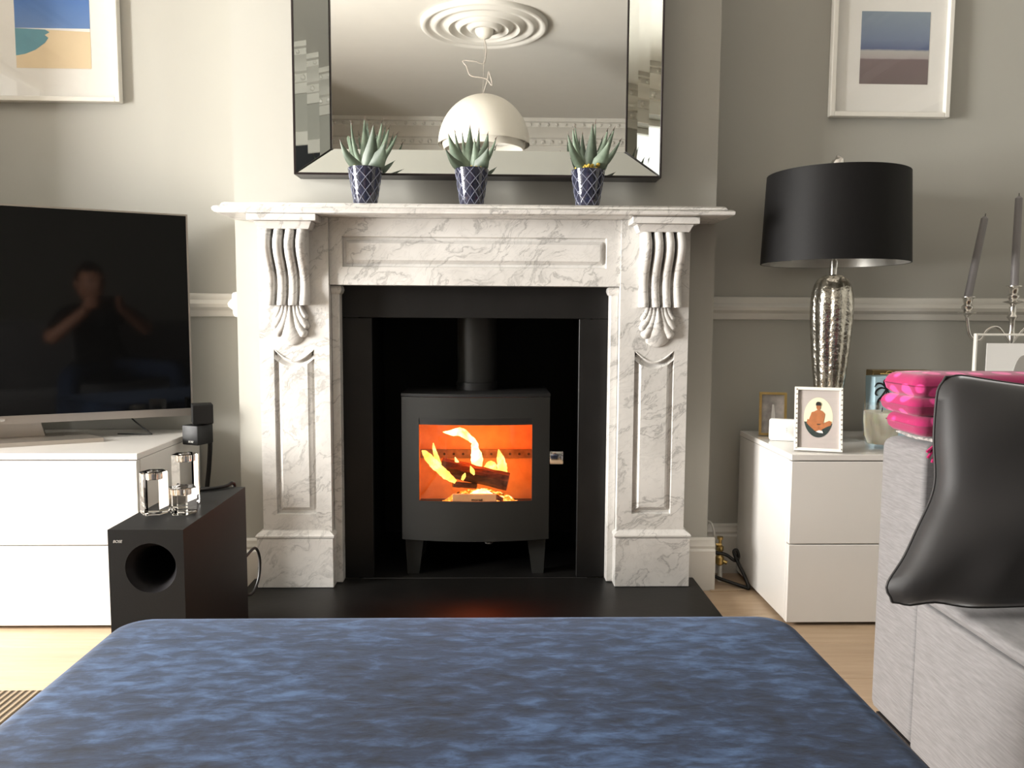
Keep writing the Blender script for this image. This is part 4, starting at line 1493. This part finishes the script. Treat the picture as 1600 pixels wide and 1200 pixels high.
ff = thing('floating_frame', 'clear glass frame with thin cream edge holding a white card', 'photo frame', (1.58, -.03, CT))
fx0, fx1, fz1, fy = 1.432, 1.720, CT + .307, -.035
for a_ in ((fx0, fx0 + .006, CT + .001, fz1), (fx1 - .006, fx1, CT + .001, fz1), (fx0 + .006, fx1 - .006, CT + .001, CT + .007), (fx0 + .006, fx1 - .006, fz1 - .006, fz1)):
    obj('frame_rail', box(B(), a_[0], a_[1], fy - .006, fy + .006, a_[2], a_[3], .001, 1), 'white_frame', ff)
obj('frame_glass', box(B(), fx0 + .006, fx1 - .006, fy - .0015, fy + .0015, CT + .007, fz1 - .006), 'glass_pane', ff, 0)
obj('card', box(B(), 1.467, 1.685, fy - .0035, fy - .002, CT + .04, CT + .279), 'paper', ff, 0)
bm = B()
prism(bm, [(1.576 + .030 * math.cos(q), fy - .0042, CT + .17 + .075 * math.sin(q)) for q in [2 * PI * i / 28 for i in range(28)]], (0, .0006, 0))
obj('card_figure', bm, 'dot_grey', ff, 0)

# ================================================================== CABLES IN THE CORNER
o = obj('mains_cable', tube(B(), catmull([(.720, .03, .098), (.752, .035, .090), (.778, .03, .074), (.789, .03, .084), (.784, .03, .105), (.775, .03, .100), (.783, .02, .075), (.800, .0, .035), (.806, -.02, .008), (.796, -.01, .0065), (.765, .01, .012), (.735, .03, .018), (.715, .045, .024)], 8), .0052, 10), 'cable')
tag(o, 'black mains cable looping beside the white drawer cabinet', 'cable')
vv = thing('gas_valve', 'small brass gas valve on a white pipe in the corner by the fireplace', 'valve', (.742, .062, 0))
obj('pipe', tube(B(), [(.744, .062, 0), (.744, .062, .052)], .0075, 12), 'trim', vv)
obj('valve_body', lathe(B(), [(.008, .050), (.013, .055), (.013, .075), (.008, .080), (.008, .094), (.011, .096), (.011, .108), (.005, .112), (.005, .128), (.009, .130), (.009, .138)], (.742, .062, 0), 16), 'brass', vv, 40)
obj('valve_spout', tube(B(), [(.742, .062, .066), (.762, .05, .060)], .006, 10), 'brass', vv)
obj('valve_lever', box(B(), .728, .746, .056, .062, .112, .118, .001, 1), 'brass', vv)
o = obj('white_flex', tube(B(), catmull([(.700, .120, .158), (.715, .112, .172), (.727, .10, .165), (.733, .09, .13), (.735, .08, .09), (.728, .085, .03), (.705, .10, .006)], 8), .0035, 8), 'trim')
tag(o, 'white flex hanging down the corner beside the chimney breast', 'cable')
o = obj('floor_strip', prism(B(), [(.690, -.035, .0003), (.760, -.032, .0003), (.772, -.028, .0003), (.690, -.024, .0003)], (0, 0, .003)), 'floor', None, 0)
tag(o, 'thin pale wooden strip lying on the floor by the skirting', 'strip')

# ================================================================== RUG AND OTTOMAN
rg_ = obj('rug', box(B(), -1.75, -.735, -2.30, -.634, .0003, .010, .003, 1), 'rug')
tag(rg_, 'flat woven brown and cream striped rug on the floor beside the ottoman', 'rug')
ot = thing('ottoman', 'large blue crushed velvet ottoman in the foreground', 'ottoman', (0, -1.55, 0))
obj('upholstery', puff(B(), -.446, .452, -1.865, -1.222, .09, .4105, .045, .032, .005, .004, 8), 'velvet', ot, 60)
for xx in (-.37, .37):
    for yy in (-1.79, -1.31):
        zf = .0102 if xx < .36 else .0004
        obj('foot', lathe(B(), [(.018, .0004), (.026, .092)], (xx, yy, 0), 16), 'black_base', ot)

# ================================================================== SOFA
so = thing('corner_sofa', 'light grey woven corner sofa with black plinth', 'sofa', (1.2, -2, 0))
S0 = .78
obj('plinth', box(B(), S0 + .006, 1.74, -3.20, -.825, 0, .05), 'sofa_plinth', so, 0)
obj('arm', puff(B(), S0, 1.76, -.955, -.812, .05, .588, .008, .022, .003, 0, 6), 'sofa', so, 60)
obj('seat_base', puff(B(), S0, 1.55, -3.22, -.9555, .05, .318, .004, .006, .001, 0, 4), 'sofa', so, 60)
for ya, yb in ((-1.70, -.9565), (-2.40, -1.703)):
    obj('seat_cushion', puff(B(), S0, 1.54, ya, yb, .319, .345, .012, .012, .003, 0, 6), 'sofa', so, 60)
obj('backrest', puff(B(), 1.55, 1.76, -3.22, -.957, .05, .74, .02, .03, .004, 0, 6), 'sofa', so, 60)
# rear section, where the photographer sits
obj('plinth', box(B(), -1.0, S0, -3.20, -2.48, 0, .05), 'sofa_plinth', so, 0)
obj('seat_base', puff(B(), -1.02, S0 - .002, -3.22, -2.46, .05, .215, .012, .012, .001, 0, 4), 'sofa', so, 60)
for xa, xb in ((-1.0, -.12), (-.117, S0 - .006)):
    obj('seat_cushion', puff(B(), xa, xb, -3.0, -2.45, .217, .360, .03, .03, .010, .003, 6), 'sofa', so, 60)
obj('backrest', puff(B(), -1.02, S0 + .7, -3.30, -3.05, .05, .76, .02, .03, .004, 0, 6), 'sofa', so, 60)

# black satin cushion leaning on the sofa arm
cu = thing('cushion', 'black satin cushion leaning on the sofa arm', 'cushion', (.92, -1.04, .36))
nu, nv = 36, 36
TLc, TRc = at(1468, 580, -1.022), Vector((1.170, -1.022, .690))
BLc, BRc = at(1386, 952, -1.088), Vector((1.130, -1.095, .374))
grid = [[None] * (nv + 1) for _ in range(nu + 1)]
nrm_c = Vector((0, -1, .2)).normalized()


def cush(u, v, side):
    """u,v in 0..1"""
    p = (BLc * (1 - u) + BRc * u) * (1 - v) + (TLc * (1 - u) + TRc * u) * v
    # left edge: hollow between the corners, bending out near the foot
    hol = .016 * math.sin(PI * min(1, v / .97)) * (1 - u) ** 2 + .016 * math.exp(-((v - .50) / .16) ** 2) * (1 - u) ** 2
    hol -= .016 * math.exp(-((v - .08) / .10) ** 2) * (1 - u) ** 3
    p.x += hol
    p.z += .004 * math.sin(PI * u) * (1 - v) ** 3 * -1 + .014 * math.sin(PI * u) * v ** 3 * -1
    p.z += .010 * math.exp(-((u - .16) / .08) ** 2) * (1 - v) ** 4
    e = max(0, (1 - (2 * u - 1) ** 2)) ** .5 * max(0, (1 - (2 * v - 1) ** 2)) ** .5
    th = (.066 if side > 0 else .026) * e ** .75
    wr = .006 * math.sin(26 * u + 9 * v * v) * math.exp(-((v - .13) / .10) ** 2) * e + .004 * math.sin(11 * v - 7 * u) * e
    ctr = (TLc + BRc) / 2
    p += (ctr - p) * (.055 * math.exp(-(u * u + v * v) / .0045) + .05 * math.exp(-(u * u + (1 - v) ** 2) / .003))
    return p + nrm_c * (th * side + wr * (side > 0))


bm = B()
fr_v = [[bm.verts.new(cush(i / nu, j / nv, 1)) for j in range(nv + 1)] for i in range(nu + 1)]
bk_v = [[fr_v[i][j] if i in (0, nu) or j in (0, nv) else bm.verts.new(cush(i / nu, j / nv, -1)) for j in range(nv + 1)] for i in range(nu + 1)]
for g in (fr_v, bk_v):
    for i in range(nu):
        for j in range(nv):
            bm.faces.new((g[i][j], g[i + 1][j], g[i + 1][j + 1], g[i][j + 1]))
obj('cover', bm, 'black_satin', cu, 80)
rim = [cush(i / nu, 0, 1) for i in range(nu + 1)] + [cush(1, j / nv, 1) for j in range(1, nv + 1)] + [cush(1 - i / nu, 1, 1) for i in range(1, nu + 1)] + [cush(0, 1 - j / nv, 1) for j in range(1, nv + 1)]
obj('piping', tube(B(), rim, .0020, 6), 'black_satin', cu, 80)

# pink blanket folded on the sofa arm
blk = thing('blanket', 'folded bright pink blanket with magenta spots on the sofa arm', 'blanket', (.9, -.885, .60))


def slab(x0, x1, y0, y1, z0, z1, wob):
    """soft folded layer with rounded near-left end"""
    hz_, cz = (z1 - z0) / 2, (z0 + z1) / 2
    rg = []
    n = 14
    for k in range(n + 1):
        f = k / n
        yy = y0 + (y1 - y0) * f
        sec = []
        for i in range(13):
            q = PI / 2 + PI * i / 12
            sec.append(Vector((x0 + hz_ + hz_ * math.cos(q) * 1.0 + wob * math.sin(9 * f + i * .3), yy, cz + hz_ * math.sin(q) + .0015 * math.sin(7 * f + wob * 900))))
        for i in range(5):
            sec.append(Vector((x0 + (x1 - x0) * (i + 1) / 5, yy, z0 + .0012 * math.sin(i * 2.1 + 6 * f))))
        for i in range(5):
            sec.append(Vector((x1 - (x1 - x0) * i / 5, yy, z1 + .0025 * math.sin(i * 1.7 + 5 * f + wob * 700))))
        edge = math.sqrt(max(.3, 1 - (2 * f - 1) ** 10))
        rg.append([Vector((p.x, p.y, cz + (p.z - cz) * edge)) for p in sec])
    return loft(B(), rg)


by0, by1 = -.952, -.83
for xa, za, zb, rr in ((.770, .5985, .638, .0185), (.757, .6340, .670, .0170), (.763, .6655, .709, .0205)):
    obj('blanket_fold', puff(B(), xa, 1.22, by0, by1, za, zb, .018, rr, .003, .002, 8), 'blanket', blk, 70)
for k, (dx, dz) in enumerate(((-.022, -.022), (-.014, -.030), (-.024, -.012))):
    a0 = Vector((.800, -.955, .590))
    obj('tassel', tube(B(), catmull([a0, a0 + Vector((dx * .5, -.012, dz * .4 + .002)), a0 + Vector((dx, -.014, dz))], 5), .0024, 6), 'magenta', blk)
o = obj('patterned_cloth', slab(.796, 1.2, by0 - .001, by1, .5893, .5950, .001), 'grey_print_cloth', None, 70)
tag(o, 'grey patterned cloth folded under the pink blanket', 'cloth')

# ================================================================== CEILING ROSE AND PENDANT (seen in the mirror)
rx_, ry_ = -.012, -3.068
cr = thing('ceiling_rose', 'round white plaster ceiling rose of concentric rings reflected in the mirror', 'ceiling rose', (rx_, ry_, HC))
prof = [(.415, 0), (.412, -.022), (.395, -.030), (.375, -.022), (.362, -.010), (.345, -.012), (.330, -.026), (.312, -.030), (.292, -.014), (.268, -.010), (.250, -.030), (.232, -.036), (.214, -.016), (.192, -.012), (.176, -.034), (.158, -.040), (.140, -.020), (.118, -.016), (.100, -.040), (.080, -.046), (.060, -.030), (.0, -.030)]
obj('plaster_rings', lathe(B(), prof, (rx_, ry_, HC), 80, cap=False), 'ceiling', cr, 60)
pd = thing('pendant_lamp', 'large white half dome pendant lamp reflected in the mirror', 'lamp', (rx_, ry_, 1.90))
obj('canopy', lathe(B(), [(.062, -.031), (.062, -.040), (.055, -.062), (.038, -.082), (.012, -.092), (.004, -.094)], (rx_, ry_, HC), 32), 'dome', pd, 50)
zt, zb, rd = 2.252, 1.930, .302
pf = [(rd * math.sin(q), zb + (zt - zb) * math.cos(q)) for q in [PI / 2 * i / 20 for i in range(20, -1, -1)]]
inn = [(max(0, r - .008), z - .008 if z > zb + .02 else z) for r, z in reversed(pf)]
dm = obj('dome_shade', lathe(B(), pf + inn[:-1] + [(rd - .008, zb)], (rx_, ry_, 0), 64, cap=False), 'dome', pd, 50)
obj('diffuser_rim', lathe(B(), [(.272, zb + .05), (.274, zb), (.262, zb - .034), (.256, zb - .034), (.262, zb + .04)], (rx_, ry_, 0), 64, cap=False), 'dome', dm, 50)
obj('suspension_wire', tube(B(), [(rx_, ry_, HC - .092), (rx_ - .008, ry_, zt)], .0015, 6), 'pend_cable', pd)
flex = [(rx_, ry_, HC - .09), (rx_ + .012, ry_, HC - .15), (rx_ - .002, ry_, 2.455), (rx_ - .060, ry_ + .01, 2.462), (rx_ - .138, ry_, 2.468), (rx_ - .115, ry_, 2.43), (rx_ - .09, ry_, 2.375), (rx_ - .02, ry_, 2.363), (rx_ + .02, ry_, 2.35), (rx_ + .048, ry_, 2.315), (rx_ + .05, ry_, 2.34), (rx_ + .03, ry_, 2.40), (rx_ + .025, ry_, 2.36), (rx_ + .01, ry_, 2.31), (rx_ - .008, ry_, 2.25)]
obj('kinked_flex', tube(B(), catmull(flex, 5), .0042, 8), 'pend_cable', pd, 60)

# ================================================================== PERSON TAKING THE PICTURE (seen only as a dim reflection in the screen)
def skin_mesh(name, verts, edges, root=0, sub=2):
    me = bpy.data.meshes.new(name)
    me.from_pydata([v[0] for v in verts], edges, [])
    o = bpy.data.objects.new(name + '_rig', me)
    scene.collection.objects.link(o)
    o.modifiers.new('skin', 'SKIN').use_smooth_shade = True
    md = o.modifiers.new('sub', 'SUBSURF')
    md.levels = md.render_levels = sub
    lay = me.skin_vertices[0].data
    for i, v in enumerate(verts):
        r = v[1]
        lay[i].radius = r if isinstance(r, tuple) else (r, r)
        lay[i].use_root = (i == root)
    dg = bpy.context.evaluated_depsgraph_get()
    out = bpy.data.meshes.new_from_object(o.evaluated_get(dg))
    bpy.data.objects.remove(o)
    return out


per = thing('person', 'person in a black T-shirt and jeans holding up a phone, reflected in the television', 'person', (.19, -2.70, .36))
BV = [((.19, -2.72, .47), (.15, .11)), ((.20, -2.77, .60), (.14, .105)), ((.205, -2.82, .74), (.155, .105)), ((.205, -2.81, .82), (.11, .075)), ((.185, -2.78, .875), .052), ((.150, -2.73, .915), .050),
      ((.03, -2.79, .80), .062), ((-.12, -2.62, .70), .050), ((-.205, -2.47, .66), .041), ((-.125, -2.40, .75), .035), ((-.050, -2.345, .835), .026),
      ((.40, -2.79, .80), .062), ((.41, -2.64, .74), .050), ((.365, -2.50, .705), .041), ((.24, -2.42, .78), .035), ((.125, -2.345, .845), .026),
      ((.10, -2.66, .46), .092), ((-.06, -2.42, .485), .075), ((-.20, -2.265, .455), .062), ((-.205, -2.29, .26), .054), ((-.205, -2.32, .085), .038), ((-.21, -2.21, .042), (.042, .032)),
      ((.29, -2.66, .46), .092), ((.36, -2.42, .485), .075), ((.43, -2.255, .465), .062), ((.43, -2.29, .26), .054), ((.43, -2.32, .085), .038), ((.435, -2.21, .042), (.042, .032))]
BE = [(0, 1), (1, 2), (2, 3), (3, 4), (4, 5), (3, 6), (6, 7), (7, 8), (8, 9), (9, 10), (3, 11), (11, 12), (12, 13), (13, 14), (14, 15), (0, 16), (16, 17), (17, 18), (18, 19), (19, 20), (20, 21), (0, 22), (22, 23), (23, 24), (24, 25), (25, 26), (26, 27)]
bme = skin_mesh('body', BV, BE)
bme.materials.clear()
for k in ('skin', 'tee', 'jeans', 'tv_back'):
    bme.materials.append(M[k])
for p in bme.polygons:
    c = p.center
    armdist = min((c - Vector(BV[i][0])).length for i in (8, 9, 10, 13, 14, 15))
    if c.z < .075:
        p.material_index = 3
    elif c.z < .52 and c.y < -2.15 and not (c.z > .50 and c.y < -2.7):
        p.material_index = 2
    elif armdist < .10 or c.z > .885:
        p.material_index = 0
    else:
        p.material_index = 1
    p.use_smooth = True
bo = bpy.data.objects.new('body', bme)
scene.collection.objects.link(bo)
bo.parent = per
bo.matrix_parent_inverse = root_matrix(per).inverted()
HCn = Vector((.125, -2.70, .985))
# head: egg shape with brow, nose, chin and ears
bm = B()
bmesh.ops.create_uvsphere(bm, u_segments=32, v_segments=22, radius=1)
for v in bm.verts:
    x, yv, z = v.co
    sx_ = .076 * (1 - .16 * max(0, -z))
    q = Vector((x * sx_, yv * .098, z * .118))
    if yv > 0:
        q.y += .020 * math.exp(-(x / .16) ** 2 - ((z + .12) / .16) ** 2) * yv
        q.y += .007 * math.exp(-((z - .28) / .14) ** 2) * yv - .006 * math.exp(-((abs(x) - .38) / .16) ** 2 - ((z - .08) / .12) ** 2)
        q.y += .006 * math.exp(-(x / .35) ** 2 - ((z + .52) / .10) ** 2)
        q.y += .010 * math.exp(-(x / .35) ** 2 - ((z + .85) / .2) ** 2)
    v.co = HCn + q
hd = obj('head', bm, 'skin', per, 80)
for m_ in (-1, 1):
    bm = B()
    bmesh.ops.create_uvsphere(bm, u_segments=12, v_segments=8, radius=1, matrix=Matrix.Translation(HCn + Vector((m_ * .076, -.008, -.002))) @ Matrix.Diagonal((.010, .020, .032, 1)))
    obj('ear', bm, 'skin', hd, 80)
    bm = B()
    bmesh.ops.create_uvsphere(bm, u_segments=12, v_segments=8, radius=.011, matrix=Matrix.Translation(HCn + Vector((m_ * .030, .080, .012))))
    obj('eye', bm, 'ink', hd, 80)
obj('mouth', tube(B(), [HCn + Vector((x, .089 - abs(x) * .25, -.058)) for x in (-.024, -.012, 0, .012, .024)], [.001, .0035, .004, .0035, .001], 8), 'print_skin', hd)
bm = B()
bmesh.ops.create_uvsphere(bm, u_segments=28, v_segments=18, radius=1)
kill = []
for v in bm.verts:
    x, yv, z = v.co
    if z < -.45 or (yv > .25 and z < .48) or (yv > -.1 and z < .0):
        kill.append(v)
    v.co = HCn + Vector((x * .082, yv * .104 - .004, z * .128 + .004 + .004 * math.sin(17 * x + 11 * yv)))
bmesh.ops.delete(bm, geom=kill, context='VERTS')
obj('hair', bm, 'hair', hd, 80)
# hands: palm and five curled fingers closing on the phone edges
for m_, wr in ((-1, Vector((-.050, -2.345, .835))), (1, Vector((.125, -2.345, .845)))):
    palm = Vector((.035 + m_ * .090, -2.330, .865))
    hv = [(tuple(wr), .024), (tuple((wr + palm) / 2), (.030, .018)), (tuple(palm), (.034, .016))]
    he = [(0, 1), (1, 2)]
    for f in range(4):
        b0 = palm + Vector((0, .004, -.024 + .017 * f))
        k0 = b0 + Vector((-m_ * .006, .024, .004))
        k1 = k0 + Vector((-m_ * .022, .010, .002))
        k2 = k1 + Vector((-m_ * (.014 + .003 * (f in (1, 2))), -.006, .0))
        i = len(hv)
        hv += [(tuple(b0), .0095), (tuple(k0), .009), (tuple(k1), .0085), (tuple(k2), .0075)]
        he += [(2, i), (i, i + 1), (i + 1, i + 2), (i + 2, i + 3)]
    t0 = palm + Vector((0, -.016, -.022))
    t1 = t0 + Vector((-m_ * .022, -.010, .014))
    t2 = t1 + Vector((-m_ * .018, .004, .012))
    i = len(hv)
    hv += [(tuple(t0), .011), (tuple(t1), .010), (tuple(t2), .008)]
    he += [(1, i), (i, i + 1), (i + 1, i + 2)]
    hm = skin_mesh('hand', hv, he, 0, 1)
    hm.materials.clear()
    hm.materials.append(M['skin'])
    ho = bpy.data.objects.new('hand', hm)
    scene.collection.objects.link(ho)
    ho.parent = per
    ho.matrix_parent_inverse = root_matrix(per).inverted()
ph = thing('phone', 'slim black phone held up in both hands of the person', 'phone', (.035, -2.318, .83))
obj('phone_body', box(B(), -.030, .100, -2.322, -2.314, .832, .905, .003, 2), 'tv_back', ph)
obj('phone_lens', tube(B(), [(.090, -2.3142, .888), (.090, -2.3115, .888)], .007, 14), 'tv_screen', ph)
